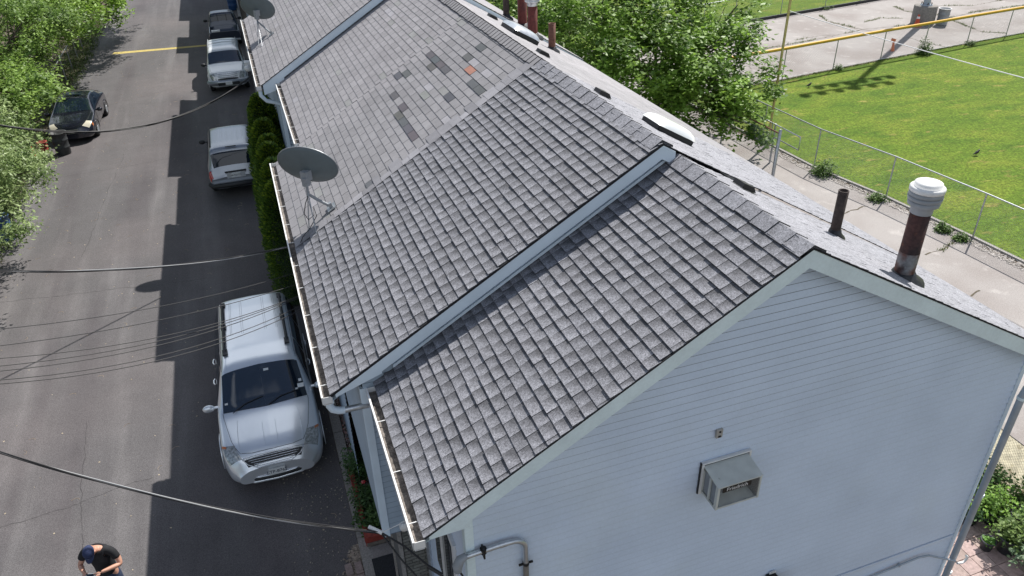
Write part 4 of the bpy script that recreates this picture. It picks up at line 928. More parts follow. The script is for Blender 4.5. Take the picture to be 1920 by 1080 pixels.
mb.build('grille_bars', 'chrome', Wt); plate(Wt, B, h+.2, .58, None)
for sd in (1, -1):
    mb = MB(); mb.tube([B.at(y, 5.25, .05, sd) for y in np.linspace(-1.7, .1, 8)], .022, 6); mb.build('roof_rail', 'plastic_grey', Wt)
for y in (-.5, -1.1):
    mb = MB(); mb.tube([B.at(y, 5.25, .06, 1), (0, y, 1.85), B.at(y, 5.25, .06, -1)], .014, 5); mb.build('roof_bar', 'plastic_grey', Wt)
# dark pickup seen from behind
PK = thing('pickup_truck', 'dark slate pickup truck with an open bed, parked ahead of the white suv', 'pickup truck', (-.72, 51.6, 0), 0, local=True)
sp = dict(L=5.1, w=[(-2.55, .86), (-2.45, .88), (2.1, .88), (2.4, .82), (2.55, .65)],
          top=[(-2.55, .97), (-.72, .98), (-.66, 1.2), (-.5, 1.6), (-.4, 1.68), (.2, 1.7), (.45, 1.64), (1.1, 1.18), (1.25, 1.1), (2.2, 1.0), (2.45, .9), (2.55, .6)], tsm=1,
          belt=[(-2.55, .9), (-.7, .93), (1.1, 1.02), (2.4, .85), (2.55, .5)], bot=[(-2.55, .45), (2.55, .4)], rw=[(-2.55, .76), (-.7, .76), (-.5, .66), (.3, .66), (1.1, .8), (2.3, .75), (2.55, .5)], bed=(-2.5, -.74, .6), wheels=(1.6, -1.45, .35), wrad=.35)
opt = dict(glass=[('rear_window', (-.64, -.5, -.64, -.5, 5.1, 7, 'full'), 0), ('windshield', (.5, 1.08, .5, 1.1, 5.0, 7, 'full'), 0), ('side_window', (-.45, .3, -.4, .2, 4.1, 4.8), 0), ('side_window', (.35, .85, .3, .5, 4.1, 4.8), 0)],
           patches=[('tail_lamp', 'lamp_red', (-2.55, -2.47, -2.55, -2.47, 2.7, 3.8), .012)], lines=[[(-.72, 1.8), (-.72, 4.2)]], mirror=(.75, 4.0), mirror_m='plastic_black')
B = car(PK, sp, 'paint_slate', opt)
mb = MB(); mb.box((0, -2.53, .76), (1.5, .07, .46)); mb.build('tailgate', 'paint_slate', PK); mb = MB(); mb.box((0, -1.62, .615), (1.42, 1.72, .02)); mb.build('bed_liner', 'plastic_black', PK)
mb = MB(); mb.tube([(-.84, -2.55, .5), (0, -2.63, .5), (.84, -2.55, .5)], .07, 8); mb.build('bumper', 'plastic_grey', PK)
mb = MB()
for x in (-.25, .25): mb.box((x, -.6, 1.4), (.03, .04, .4), rx=-.3)
mb.build('window_divider', 'plastic_black', PK)
mb = MB(); mb.box((-.92+.4-.72+.0+.05, 49.42, .85), (.46, .3, .3)); mb.box((-1.19, 49.42, 1.01), (.48, .32, .03)); bx_ = mb.build('cool_box', 'white'); tag(bx_, 'white box standing in the bed of the dark pickup truck', 'box')
# dark sedan under the trees
SD = thing('sedan', 'dark navy sedan parked under the leafy trees on the left of the road', 'sedan', (-7.28, 37.35, 0), math.pi-.03, local=True)
h = 2.4
sp = dict(L=4.8, w=[(-h, .72), (-h+.25, .86), (-h+.6, .9), (h-.7, .9), (h-.3, .84), (h-.1, .7), (h, .48)],
          top=[(-h, .8), (-h+.12, 1.0), (-h+.7, 1.07), (-1.0, 1.36), (-.55, 1.44), (.05, 1.45), (.35, 1.4), (1.1, 1.02), (1.25, .97), (h-.4, .84), (h-.12, .7), (h, .48)], belt=[(-h, .75), (-h+.6, .95), (1.1, .92), (h-.4, .74), (h, .42)],
          bot=[(-h, .35), (-h+.3, .2), (h-.3, .18), (h, .26)], rw=[(-h, .5), (-h+.7, .72), (-.9, .62), (.2, .62), (1.1, .76), (h-.4, .64), (h, .3)], wheels=(h-.92, -h+1.05, .33), wrad=.33)
opt = dict(glass=[('windshield', (.40, 1.05, .38, 1.1, 5.0, 7, 'full'), 0), ('rear_window', (-1.6, -.95, -1.65, -.98, 5.05, 7, 'full'), 0), ('side_window', (-1.2, -.2, -.9, -.2, 4.15, 4.85), 0), ('side_window', (-.12, .95, -.12, .4, 4.15, 4.85), 0)],
           patches=[('headlight', 'lamp_haze', (h-.52, h-.2, h-.5, h-.22, 4.1, 5.15), .01), ('indicator', 'lamp_orange', (h-.5, h-.38, h-.48, h-.38, 3.5, 3.95), .012)], wide=[('grille', 'plastic_black', (h-.09, h-.03, h-.09, h-.03, 5.6, 7), .01), ('sunroof', 'glass', (-.5, .1, -.5, .1, 6.1, 7), .006)],
           lines=[[(1.1, 5.0), (h-.6, 5.1), (h-.2, 5.6), (h-.16, 7)], [(-.16, 1.8), (-.16, 4.2)], [(.95, 1.8), (.95, 4.0)]], mirror=(.82, 4.0))
B = car(SD, sp, 'paint_navy', opt)
mb = MB()
for z in (.5, .56, .62): mb.tube([(-.3, h+.0-(z-.5)*.5, z), (0, h+.03-(z-.5)*.5, z), (.3, h+.0-(z-.5)*.5, z)], .008, 5)
mb.build('grille_bars', 'chrome', SD)

# ------------------------------------------------------------------ foliage
def leaf_mesh(name, P, size, mats, parent=None, cols=None, droop=.0, flat=.5, aspect=.5, seed=1):
    rg = np.random.default_rng(seed); n = len(P); s = size*rg.uniform(.6, 1.3, n)
    a = rg.uniform(0, 2*np.pi, n); d = np.stack([np.cos(a), np.sin(a), rg.uniform(-.7, .3, n)-droop], 1); d /= np.linalg.norm(d, axis=1, keepdims=True)
    up = np.stack([rg.normal(0, flat, n), rg.normal(0, flat, n), np.ones(n)], 1); sd = np.cross(d, up); sd /= np.linalg.norm(sd, axis=1, keepdims=True)+1e-9
    nn = np.cross(sd, d)
    a0 = P; tip = P+d*s[:, None]; mid = P+d*(s*.45)[:, None]-nn*(s*.08)[:, None]; l = mid+sd*(s*aspect*.5)[:, None]; r = mid-sd*(s*aspect*.5)[:, None]
    V = np.stack([a0, r, tip, l], 1).reshape(-1, 3)
    if parent is not None and parent.get('_org') is not None: V = V-np.array(parent['_org'])
    me = bpy.data.meshes.new(name); me.vertices.add(n*4); me.vertices.foreach_set('co', V.ravel().astype(np.float32)); me.loops.add(n*4)
    me.loops.foreach_set('vertex_index', np.arange(n*4)); me.polygons.add(n); me.polygons.foreach_set('loop_start', np.arange(0, n*4, 4)); me.polygons.foreach_set('loop_total', np.full(n, 4)); me.update(calc_edges=True)
    at = me.attributes.new('col', 'FLOAT_COLOR', 'FACE'); c = np.ones((n, 4), np.float32); c[:, :3] = cols; at.data.foreach_set('color', c.ravel())
    me.materials.append(M[mats]); o = bpy.data.objects.new(name, me); COL.objects.link(o); o.parent = parent; return o
def crown_pts(blobs, per, seed, twig=.34, leaves=16, shell=.55):
    """leafy twig clusters spread through ellipsoid lobes, denser outside, with bare gaps"""
    rg = np.random.default_rng(seed); out = []; tone = []; tw = []
    for (cx_, cy, cz, rx, ry, rz, q) in blobs:
        n = int(per*q); nc = max(4, int(17*q)+int(rx*4)); cd = rg.normal(size=(nc, 3)); cd /= np.linalg.norm(cd, axis=1, keepdims=True); cr_ = rg.uniform(.55, 1.12, nc)[:, None]; ctone = rg.uniform(0, 1, nc)
        which = rg.integers(0, nc, n); loose = rg.uniform(0, 1, n) < .2; d = rg.normal(size=(n, 3)); d /= np.linalg.norm(d, axis=1, keepdims=True)
        D = np.where(loose[:, None], d*rg.uniform(shell, 1.22, n)[:, None], cd[which]*cr_[which]+rg.normal(size=(n, 3))*np.array([.15, .15, .1]))
        C_ = np.array([cx_, cy, cz])+D*np.array([rx, ry, rz]); d = D/(np.linalg.norm(D, axis=1, keepdims=True)+1e-6)
        dirs = d+rg.normal(0, .5, (n, 3)); dirs /= np.linalg.norm(dirs, axis=1, keepdims=True)
        for i in range(n):
            m = rg.integers(leaves//2, leaves+leaves//2); t = rg.uniform(0, 1, m)[:, None]
            pts = C_[i]+dirs[i]*t*twig+rg.normal(0, twig*.2, (m, 3)); out.append(pts); tone.append(np.full(m, .55*ctone[which[i]]+.45*rg.uniform(0, 1))); tw.append((C_[i], dirs[i]))
    return np.concatenate(out), np.concatenate(tone), tw
def tree(name, label, base, blobs, per, size, seed, c0, c1, trunk_r=.16, twig=.34, leaves=16, droop=0., group=None, cat='tree', fork=None, aspect=.5):
    T = thing(name, label, cat, base, group=group); rg = np.random.default_rng(seed)
    P, tone, tw = crown_pts(blobs, per, seed, twig, leaves)
    cols = np.array(c0)[None]*(1-tone[:, None])+np.array(c1)[None]*tone[:, None]; cols = cols*rg.uniform(.75, 1.25, (len(P), 1))
    leaf_mesh('crown', P, size, 'leaf', T, cols, droop, .55, aspect, seed)
    mb = MB(); b = Vector(base); f = Vector(fork) if fork else b+Vector((0, 0, 1.6)); mb.tube([b-Vector((0, 0, .05)), b.lerp(f, .5)+Vector((.06, .03, 0)), f], [trunk_r*1.2, trunk_r, trunk_r*.85], 9)
    mb.build('trunk', 'bark', T)
    mb = MB()
    for (cx_, cy, cz, rx, ry, rz, q) in blobs:
        c_ = Vector((cx_, cy, cz)); m_ = f.lerp(c_, .5)+Vector((rnd(-.25, .25), rnd(-.25, .25), rnd(0, .4))); mb.tube([f, m_, c_, c_+(c_-f).normalized()*min(rx, rz)*.5], [trunk_r*.5, trunk_r*.34, trunk_r*.18, .012], 6)
        for _ in range(int(9*q)+3):
            d = Vector((rnd(-1, 1), rnd(-1, 1), rnd(-.6, 1))).normalized(); e = c_+Vector((d.x*rx, d.y*ry, d.z*rz))*rnd(.7, 1.0); s_ = m_.lerp(c_, rnd(.1, 1)); mb.tube([s_, s_.lerp(e, .5)+Vector((0, 0, .08)), e], [.03, .018, .006], 4)
    mb.build('limb', 'bark', T)
    return T
tree('leafy_tree', 'big bright green leafy tree rising between the roofs and the ball field', (14.6, 25.5, 0),
     [(14.8, 26.0, 4.0, 2.3, 2.3, 1.9, 1.4), (16.6, 25.4, 3.3, 1.6, 1.7, 1.5, .95), (13.4, 24.6, 3.2, 1.6, 1.8, 1.5, .9), (15.3, 23.6, 2.6, 1.5, 1.4, 1.3, .8), (17.4, 24.0, 2.6, 1.0, 1.1, 1.0, .2), (16.0, 28.2, 4.6, 1.9, 1.8, 1.6, .55), (13.0, 27.5, 4.8, 1.9, 1.9, 1.6, .9), (18.2, 26.6, 3.9, 1.2, 1.3, .9, .17), (19.2, 27.6, 4.4, 1.1, 1.2, .7, .11), (17.8, 28.9, 5.4, 1.4, 1.3, 1.0, .13), (16.5, 22.6, 1.7, .9, .9, .7, .25)],
     430, .2, 3, (.03, .085, .01), (.33, .52, .08), .2, twig=.5, leaves=15, fork=(14.8, 25.6, 1.8), aspect=.55)
tree('leafy_tree', 'darker green tree behind the flue pipes at the top of the roof row', (12.0, 33, 0),
     [(12.0, 33, 4.4, 2.2, 2.2, 1.8, 1), (13.8, 31.5, 3.4, 1.7, 1.8, 1.6, .8), (11.2, 30.0, 4.0, 1.2, 1.5, 1.4, .6), (14.5, 35, 4.6, 2, 2, 1.6, .8), (11.8, 37.5, 4.6, 2, 2.4, 1.8, .8), (11.0, 42, 4.6, 1.8, 2.6, 1.8, .8)],
     360, .2, 5, (.03, .08, .01), (.24, .4, .06), .18, twig=.42, leaves=14)
# trees over the left side of the road
LC0, LC1 = (.06, .125, .025), (.34, .5, .1)
tree('street_tree', 'pale silvery green tree drooping over the road left of the blue bin', (-11.6, 25.5, 0),
     [(-9.7, 25.0, 3.6, 1.8, 2.1, 1.3, 1), (-7.9, 24.6, 3.0, 1.15, 1.3, .9, .75), (-6.8, 24.6, 2.7, .7, .9, .5, .22), (-7.1, 21.5, 2.5, .8, .9, .5, .26), (-8.6, 21.2, 2.9, 1.2, 1.3, .9, .7), (-8.4, 27.6, 3.0, 1.3, 1.4, 1.0, .8), (-7.3, 26.8, 2.7, .7, .9, .5, .2), (-9.2, 18.6, 2.8, .9, 1.0, .8, .4)],
     560, .12, 8, (.09, .16, .035), (.43, .53, .23), .17, twig=.42, leaves=17, droop=.35, aspect=.42)
tree('street_tree', 'bushy green tree hiding the left half of the black sedan', (-11.0, 34.5, 0),
     [(-8.6, 30.8, 3.5, 1.3, 1.5, 1.0, .8), (-7.8, 34.6, 4.9, 1.3, 1.8, 1.0, .9), (-7.3, 37.8, 4.6, 1.1, 1.3, .8, .5), (-10.2, 34, 4.6, 2, 3, 1.7, 1.2), (-9.2, 38.0, 4.4, 1.5, 1.7, 1.4, .8), (-8.0, 32.4, 3.4, .9, .9, .6, .4), (-7.1, 30.0, 3.7, .8, .9, .45, .3), (-7.5, 33.6, 3.4, .5, .6, .4, .12)],
     560, .14, 9, LC0, LC1, .18, twig=.42, leaves=16, droop=.2)
tree('street_tree', 'tall rich green tree leaning over the road at the upper left', (-10.8, 46, 0),
     [(-7.3, 40, 4.7, 1.5, 1.8, 1.3, .9), (-7.2, 44.5, 5.0, 1.8, 2.1, 1.6, 1), (-6.8, 49.2, 5.0, 2.0, 2.4, 1.7, 1.1), (-6.2, 54.0, 5.0, 1.9, 2.6, 1.7, 1.0), (-10.5, 46, 5.5, 2.4, 4, 2.3, 1), (-5.4, 58.5, 4.8, 1.6, 2.2, 1.3, .8), (-10, 54, 5, 2.4, 4, 2.4, .9), (-5.0, 51, 4.2, .9, 1.2, .7, .25), (-5.8, 43, 4.0, .8, 1.1, .6, .25), (-4.6, 55.5, 4.6, .9, 1.2, .7, .25)],
     470, .18, 12, (.04, .1, .014), (.32, .5, .07), .2, twig=.5, leaves=15)
gcv = MB()
for _ in range(5200):
    x = -8.3-abs(random.gauss(0, 1.3)); y = rnd(20, 64); tuft(gcv, x, y, rnd(.06, .22), 4, (.06, .1, .02), (.16, .2, .06), spread=.2, w=.02)
tag(gcv.build('verge_plants', 'leaf_shrub', fixn=False), None, None, kind='stuff')
fnc = MB(); 
for i in range(12): fnc.tube([(-8.95, 36+i*2.4, 0), (-8.95, 36+i*2.4, 1.2)], .03, 6)
fnc.tube([(-8.95, 36, 1.18), (-8.95, 62.4, 1.18)], .02, 6)
FN = thing('verge_fence', 'low grey pipe fence half hidden under the left trees', 'fence', (-8.95, 49, 0)); fnc.build('rails', 'galv', FN)
# arborvitae hedge, one column shrub after another
def arbor(label, x, y, h, r, seed):
    T = thing('arborvitae', label, 'shrub', (x, y, 0), group='columnar evergreens by the house wall'); rg = np.random.default_rng(seed); n = 11500
    z = rg.uniform(0.02, 1, n)**.85; a = rg.uniform(0, 2*np.pi, n); prof = r*np.sqrt(np.clip(1-z**3.2, 0, 1))*(1+.1*np.sin(a*5+z*17)+.08*np.sin(a*9-z*31)); q = prof*rg.uniform(.78, 1.05, n)
    P = np.stack([x+np.cos(a)*q, y+np.sin(a)*q, z*h+.05], 1); t = rg.uniform(0, 1, n)[:, None]; cols = np.array([[.035, .085, .014]])*(1-t)+np.array([[.14, .25, .03]])*t
    new = (rg.uniform(0, 1, n)[:, None] < .12+.3*(z[:, None] > .9)); cols = np.where(new, np.array([[.26, .36, .03]]), cols)
    o = leaf_mesh('foliage', P, .1, 'leaf_shrub', T, cols, -.7, .8, .45, seed)
    mb = MB(); mb.tube([(x, y, 0), (x, y, h*.9)], [.06, .02], 6); mb.build('stem', 'bark', T)
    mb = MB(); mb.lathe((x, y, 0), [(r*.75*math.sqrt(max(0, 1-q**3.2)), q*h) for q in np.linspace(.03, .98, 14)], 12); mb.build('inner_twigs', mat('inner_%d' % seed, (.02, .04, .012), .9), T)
    return T
for i, (y, hh, lb) in enumerate([(22.9, 4.6, 'farthest columnar evergreen of the hedge, its top lit yellow green'), (22.1, 4.1, 'second farthest columnar evergreen of the hedge, beside the grey suv'), (21.3, 3.9, 'middle columnar evergreen of the hedge, shaded by the gutter'),
                                 (20.5, 3.95, 'second nearest columnar evergreen of the hedge behind the near dish'), (19.7, 3.8, 'second last columnar evergreen before the silver minivan'), (18.95, 3.5, 'nearest columnar evergreen of the hedge, directly behind the silver minivan')]):
    arbor(lb, .2+.02*(-1)**i, y, hh, .56, 40+i)

# ------------------------------------------------------------------ garden bed by the second house
bd = sheet([(.47, 4), (1.6, 4), (1.6, 19), (.47, 19)], .05); struct('garden_soil', bd, 'dirt')
gr = MB()
for _ in range(2600):
    x = rnd(.5, 1.15); y = rnd(10.0, 14.2); t = rnd(.4, 1.3); s_ = rnd(.015, .04); c = (.42*t, .36*t, .34*t) if random.random() < .7 else (.5*t, .25*t, .22*t)
    gr.box((x, y, .06), (s_, s_*.8, s_*.6), rnd(0, 3), col=c, rx=rnd(-.5, .5))
tag(gr.build('garden_pebbles', 'gravel'), None, None, kind='stuff')
gr = MB()
for _ in range(3000):
    y = rnd(7.6, 9.95); x = .26-abs(random.gauss(0, .33))*(10.15-y)/1.6
    if x < -.95: continue
    t = rnd(.35, 1.25); s_ = rnd(.015, .05); gr.box((x, y, .012), (s_, s_*.7, s_*.5), rnd(0, 3), col=(.4*t, .33*t, .27*t), rx=rnd(-.6, .6), ry=rnd(-.6, .6))
tag(gr.build('bark_and_gravel', 'gravel'), None, None, kind='stuff')
def slab(name, pts, z0, z1, m, label, cat, group=None):
    mb = MB(); mb.prism(pts, z0, z1, axis='z', col=(rnd(.85, 1.15),)*3); return tag(mb.build(name, m), label, cat, group)
for i, (pts, lb) in enumerate([([(.62, 13.55), (1.05, 13.62), (1.08, 14.25), (.6, 14.2)], 'large flat stepping stone at the far end of the garden bed'), ([(.7, 13.02), (1.0, 13.1), (.96, 13.45), (.66, 13.38)], 'five sided stepping stone below the large one'),
                               ([(.64, 12.62), (.98, 12.68), (.98, 12.95), (.66, 12.92)], 'third stepping stone from the far end of the bed'), ([(.66, 12.2), (1.0, 12.26), (.99, 12.55), (.68, 12.52)], 'nearest stepping stone, beside the shrub')]):
    slab('stepping_stone', pts, .05, .1, 'stone', lb, 'stepping stone', 'stepping stones in the bed')
for i, (x, y, lb) in enumerate([(.02, 9.42, 'tan paver lying in the bark chips, farther left one'), (.19, 9.4, 'tan paver lying against the kerb, farther right one'), (.02, 9.1, 'tan paver lying in the bark chips, nearer left one'), (.2, 9.12, 'tan paver lying against the kerb, nearer right one')]):
    mb = MB(); mb.box((x, y, .035), (.12, .25, .06), rz=.05, col=(rnd(.8, 1), )*3); tag(mb.build('loose_paver', 'paver'), lb, 'paver', 'loose pavers by the kerb')
def shrub(name, label, x, y, z, r, h, n, seed, c0=(.03, .075, .018), c1=(.08, .16, .035), size=.07, flowers=None, cat='shrub', group=None, pot=None):
    T = thing(name, label, cat, (x, y, 0), group=group); rg = np.random.default_rng(seed); d = rg.normal(size=(n, 3)); d /= np.linalg.norm(d, axis=1, keepdims=True); d[:, 2] = np.abs(d[:, 2])
    q = rg.uniform(.3, 1.05, n)[:, None]*(1+.2*np.sin(5*d[:, :1]+seed)+.15*np.sin(7*d[:, 1:2])); P = np.array([x, y, z])+d*q*np.array([r, r, h]); t = rg.uniform(0, 1, n)[:, None]
    leaf_mesh('foliage', P, size, 'leaf_shrub', T, np.array([c0])*(1-t)+np.array([c1])*t, 0, .6, .5, seed)
    mb = MB()
    for i in range(6): a = i*1.05; mb.tube([(x, y, .02), (x+math.cos(a)*r*.35, y+math.sin(a)*r*.35, z+h*.5)], .008, 4)
    mb.build('stems', 'bark', T)
    for i, (fx, fy, fz, s_) in enumerate(flowers or []):
        mb = MB()
        for k_ in range(6): a = k_*1.05; mb.ell((x+fx+math.cos(a)*s_*.5, y+fy+math.sin(a)*s_*.5, z+fz), (s_*.5, s_*.5, s_*.3), 8, 5)
        mb.ell((x+fx, y+fy, z+fz+s_*.2), (s_*.4, s_*.4, s_*.3), 8, 5); mb.build('flower', 'lamp_red', T)
    if pot:
        pr_, ph, pm = pot; mb = MB(); mb.lathe((x, y, 0.02), [(0, 0), (pr_*.72, 0), (pr_, ph), (pr_*1.08, ph), (pr_*1.08, ph+.03), (pr_*.92, ph+.03), (pr_*.9, ph-.04), (0, ph-.05)], 22); mb.build('pot', pm, T)
    return T
shrub('garden_shrub', 'dark green leafy shrub at the far end of the red edged planter', .72, 11.65, .15, .42, .55, 2600, 61)
shrub('garden_shrub', 'green rose bush with a red bloom inside the red edged planter', .72, 10.75, .15, .38, .45, 2000, 62, flowers=[(-.12, .15, .42, .05), (.02, .28, .36, .04)])
shrub('garden_shrub', 'light green shrub spilling over the kerb near the cable clamp', .62, 10.2, .12, .3, .4, 1500, 63, c1=(.1, .19, .04))
PE = thing('planter_edging', 'red painted brick edging around the garden planter', 'planter', (.45, 10.6, 0))
for i in range(6):
    mb = MB(); mb.box((.44, 9.98+i*.31, .17), (.09, .285, .2), rz=rnd(-.04, .04)); mb.build('edging_block', 'red_edge', PE)
mb = MB(); mb.box((.76, 9.8, .2), (.72, .12, .28)); mb.build('end_wall', 'red_edge', PE); mb = MB(); mb.box((.76, 9.735, .1), (.7, .03, .22)); mb.build('brick_face', 'stone', PE)
mb = MB()
for _ in range(60): mb.ell((rnd(.46, .75), rnd(9.9, 10.1), rnd(.16, .22)), (.028, .022, .015), 6, 4, col=(rnd(.05, .3),)*2+(rnd(.2, .4),))
tag(mb.build('blue_pebbles', 'gravel'), 'small heap of blue and white pebbles at the planter corner', 'pebbles', kind='stuff')
mb = MB(); mb.box((1.0, 9.68, .2), (.17, .05, .17)); mb.build('frame', 'black', LB := thing('garden_lantern', 'small dark framed lantern box at the end of the planter', 'lantern', (1.0, 9.66, 0))); mb = MB(); mb.box((1.0, 9.65, .21), (.13, .03, .13)); mb.build('pane', mat('pane_yellow', (.4, .42, .26), .5), LB)
mb = MB(); mb.box((.9, 8.6, .08), (.86, 2.2, .12)); struct('doorstep', mb, 'concrete')
mb = MB(); mb.box((.66, 9.05, .155), (.46, .72, .02)); mb.box((.66, 9.05, .17), (.4, .66, .006)); tag(mb.build('door_mat', 'mat_black'), 'black door mat on the concrete step', 'door mat')

# ------------------------------------------------------------------ bins, cones and small things
def drum(name, label, cat, x, y, r, h, m, hollow=True, ribs=(0.33, .66), group=None, rimm=None, parts=True):
    T = thing(name, label, cat, (x, y, 0), group=group); pr_ = [(0, .01), (r*.9, .01), (r*.92, .04)]
    for q in ribs: pr_ += [(r*(.92+.08*q)-.005, h*q-.03), (r*(.92+.08*q)+.018, h*q), (r*(.92+.08*q)-.005, h*q+.03)]
    pr_ += [(r, h-.03), (r+.02, h-.02), (r+.02, h)]
    if hollow: pr_ += [(r-.03, h), (r-.05, h*.35), (0, h*.33)]
    else: pr_ += [(r*.9, h+.03), (0, h+.07)]
    mb = MB(); mb.lathe((x, y, 0.01), pr_, 26); mb.build('drum', m, T)
    mb = MB(); mb.lathe((x, y, 0.01), [(r+.02, h-.012), (r+.035, h), (r+.02, h+.012), (r-.02, h+.008)], 26); mb.build('rim', rimm or m, T); return T
drum('trash_barrel', 'black open trash barrel standing in front of the black sedan', 'trash barrel', -7.62, 34.0, .3, .9, 'trash')
drum('blue_bin', 'blue plastic barrel with pale stains at the left edge of the photo', 'barrel', -8.35, 26.2, .31, .85, 'blue_bin', hollow=False)
drum('blue_bin', 'blue bin by the house fronts beyond the pickup truck, at the top edge', 'barrel', .05, 60.5, .34, 1.0, 'blue_bin', hollow=False)
T = thing('clay_pots', 'rusty orange post stub beside a dark one under the left trees', 'post', (-8.5, 33.9, 0)); mb = MB(); mb.tube([(-8.6, 33.7, 0), (-8.66, 33.7, .55)], .06, 10); mb.build('stub', 'orange', T)
T['label'] = 'rusty orange stub post under the left trees'; T.name = 'stub_post'
drum('small_barrel', 'small dark red barrel under the left trees behind the stub post', 'barrel', -8.35, 34.3, .17, .5, 'red_edge')
# stadium light pole on its concrete base
SP = thing('light_pole', 'tall floodlight pole on a round concrete base beyond the yellow topped fence', 'light pole', (39.35, 37.05, 0))
mb = MB(); mb.lathe((39.35, 37.05, 0), [(.66, 0), (.66, 1.06), (.64, 1.09), (0, 1.09)], 30); mb.build('concrete_base', mat('base_conc', (.27, .25, .23), .9, noise=[(12, .8, 1.15), (60, .85, 1.1)]), SP)
mb = MB(); mb.lathe((39.35, 37.05, 1.09), [(.34, 0), (.34, .05), (.22, .06), (.2, .2), (.17, 9), (.13, 18.7), (0, 18.72)], 18); mb.build('pole', 'steel_blue', SP)
for k_ in range(6):
    a = k_*1.047; mb = MB(); mb.tube([(39.35+.28*math.cos(a), 37.05+.28*math.sin(a), 1.12), (39.35+.28*math.cos(a), 37.05+.28*math.sin(a), 1.27)], .03, 6); mb.build('bolt', 'rust', SP)
for zc, ln in ((19.3, 5.2), (17.6, 4.6)):
    mb = MB(); mb.box((39.35-.4, 37.05, zc), (ln, .12, .14)); mb.build('crossarm', 'galv', SP)
    for i in range(6):
        x = 39.35-.4-ln/2+.2+i*(ln-.4)/5
        mb = MB(); mb.lathe((x, 36.85, zc+.05), [(0, -.25), (.15, -.22), (.23, 0), (.25, .08), (.23, .08), (0, .06)], 16, axis=(-.5, -.6, -.45)); mb.build('floodlight', 'galv', SP)
drum('trash_can', 'grey trash can with a white rim leaning against the round concrete base', 'trash can', 40.15, 36.35, .33, .95, 'plastic_grey', rimm='white')
mb = MB(); CN = thing('traffic_cone', 'bright orange traffic cone beside the round concrete base', 'traffic cone', (38.5, 36.6, 0)); mb.lathe((38.5, 36.6, 0), [(.17, .04), (.045, .7), (0, .7)], 16); mb.build('cone', 'orange', CN); mb = MB(); mb.box((38.5, 36.6, .025), (.42, .42, .04)); mb.build('foot', 'orange', CN); mb = MB(); mb.lathe((38.5, 36.6, 0), [(.1, .48), (.075, .6)], 16); mb.build('band', 'white', CN)
CN = thing('marker_cone', 'slim faded orange marker leaning on the pavement behind the yellow topped fence', 'marker', (33.3, 32.85, 0)); mb = MB(); mb.lathe((33.3, 32.85, 0), [(.1, 0), (.035, .62), (0, .63)], 12, axis=(-.12, 0, 1)); mb.build('stem', 'orange_pale', CN); mb = MB(); mb.box((33.2, 32.85, .6), (.26, .08, .14), ry=.3); mb.build('head', 'orange_pale', CN)
# birds on the grass
for x, y, lb in ((25.35, 19.87, 'small black bird standing alone in the middle of the lawn'), (25.1, 29.3, 'small black bird near the shadow of the floodlights')):
    T = thing('bird', lb, 'bird', (x, y, 0), group='black birds on the lawn'); mb = MB(); mb.tube([(x-.17, y, .09), (x-.06, y, .11), (x, y, .13), (x+.06, y, .16), (x+.09, y, .2), (x+.11, y, .22), (x+.15, y, .215)], [.008, .03, .055, .05, .03, .032, .005], 10); mb.build('body', 'black', T)
    for s_ in (-.02, .02): mb = MB(); mb.tube([(x, y+s_, .1), (x+.01, y+s_, .005)], .005, 4); mb.build('leg', 'black', T)

# ------------------------------------------------------------------ fences
def chain(mb, a, b, z0, z1, pitch=.075, r=.0022):
    """diagonal wires between two ground points"""
    a, b = Vector((*a, 0)), Vector((*b, 0)); Ln = (b-a).length; u = (b-a)/Ln; hgt = z1-z0; n = int((Ln+hgt)/pitch)
    for i in range(n):
        for sg in (1, -1):
            s0 = i*pitch-(hgt if sg > 0 else 0); pts = []
            ta, tb = (s0, s0+hgt) if sg > 0 else (s0, s0-hgt)
            def cl(s, z, s2, z2):
                return s, z
            p0, q0, p1, q1 = ta, z0, tb, z1
            if max(p0, p1) <= 0 or min(p0, p1) >= Ln: continue
            def cut(p, q, o, w, lim): t = (lim-p)/(o-p); return lim, q+(w-q)*t
            if p0 < 0: p0, q0 = cut(p0, q0, p1, q1, 0)
            if p1 < 0: p1, q1 = cut(p1, q1, p0, q0, 0)
            if p0 > Ln: p0, q0 = cut(p0, q0, p1, q1, Ln)
            if p1 > Ln: p1, q1 = cut(p1, q1, p0, q0, Ln)
            A = a+u*p0+Vector((0, 0, q0)); B_ = a+u*p1+Vector((0, 0, q1)); d = (B_-A)
            if d.length < .01: continue
            nx = Vector((-u.y, u.x, 0))*r; up = d.normalized().cross(nx.normalized())*r; o = nx*(.6*sg)
            mb.add((A+nx+o, A-nx+o, A+up+o, B_+nx+o, B_-nx+o, B_+up+o), ((0, 1, 4, 3), (1, 2, 5, 4), (2, 0, 3, 5)))
def fence(T, pts, h, posts=None, rail_r=.022, post_r=.024, rail_m='galv', pm='galv', pitch=.075, bottom=False, rz=0):
    mb = MB(); mb.tube([(x, y, h) for x, y in pts], rail_r, 8); mb.build('top_rail', rail_m, T)
    if bottom: mb = MB(); mb.tube([(x, y, .06) for x, y in pts], .012, 6); mb.build('bottom_wire', 'white', T)
    for x, y in (posts or pts):
        mb = MB(); mb.tube([(x, y, 0), (x, y, h-.01)], post_r, 8); mb.build('post', pm, T)
    mb = MB()
    for a, b in zip(pts, pts[1:]): chain(mb, a, b, .03, h, pitch)
    mb.build('wire_mesh', 'galv', T, fixn=False)
F1 = thing('chain_link_fence', 'silver chain link fence between the concrete walk and the lawn', 'fence', (19.5, 18, 0))
fence(F1, [(20.25, 8.6), (20.12, 11.75), (19.93, 14.88), (19.6, 18.15), (19.06, 21.2), (18.93, 24.2), (18.85, 27.2), (18.7, 30.3)], 1.5, bottom=True)
YF = thing('yellow_topped_fence', 'chain link outfield fence capped with a thick yellow tube', 'fence', (31, 31.6, 0))
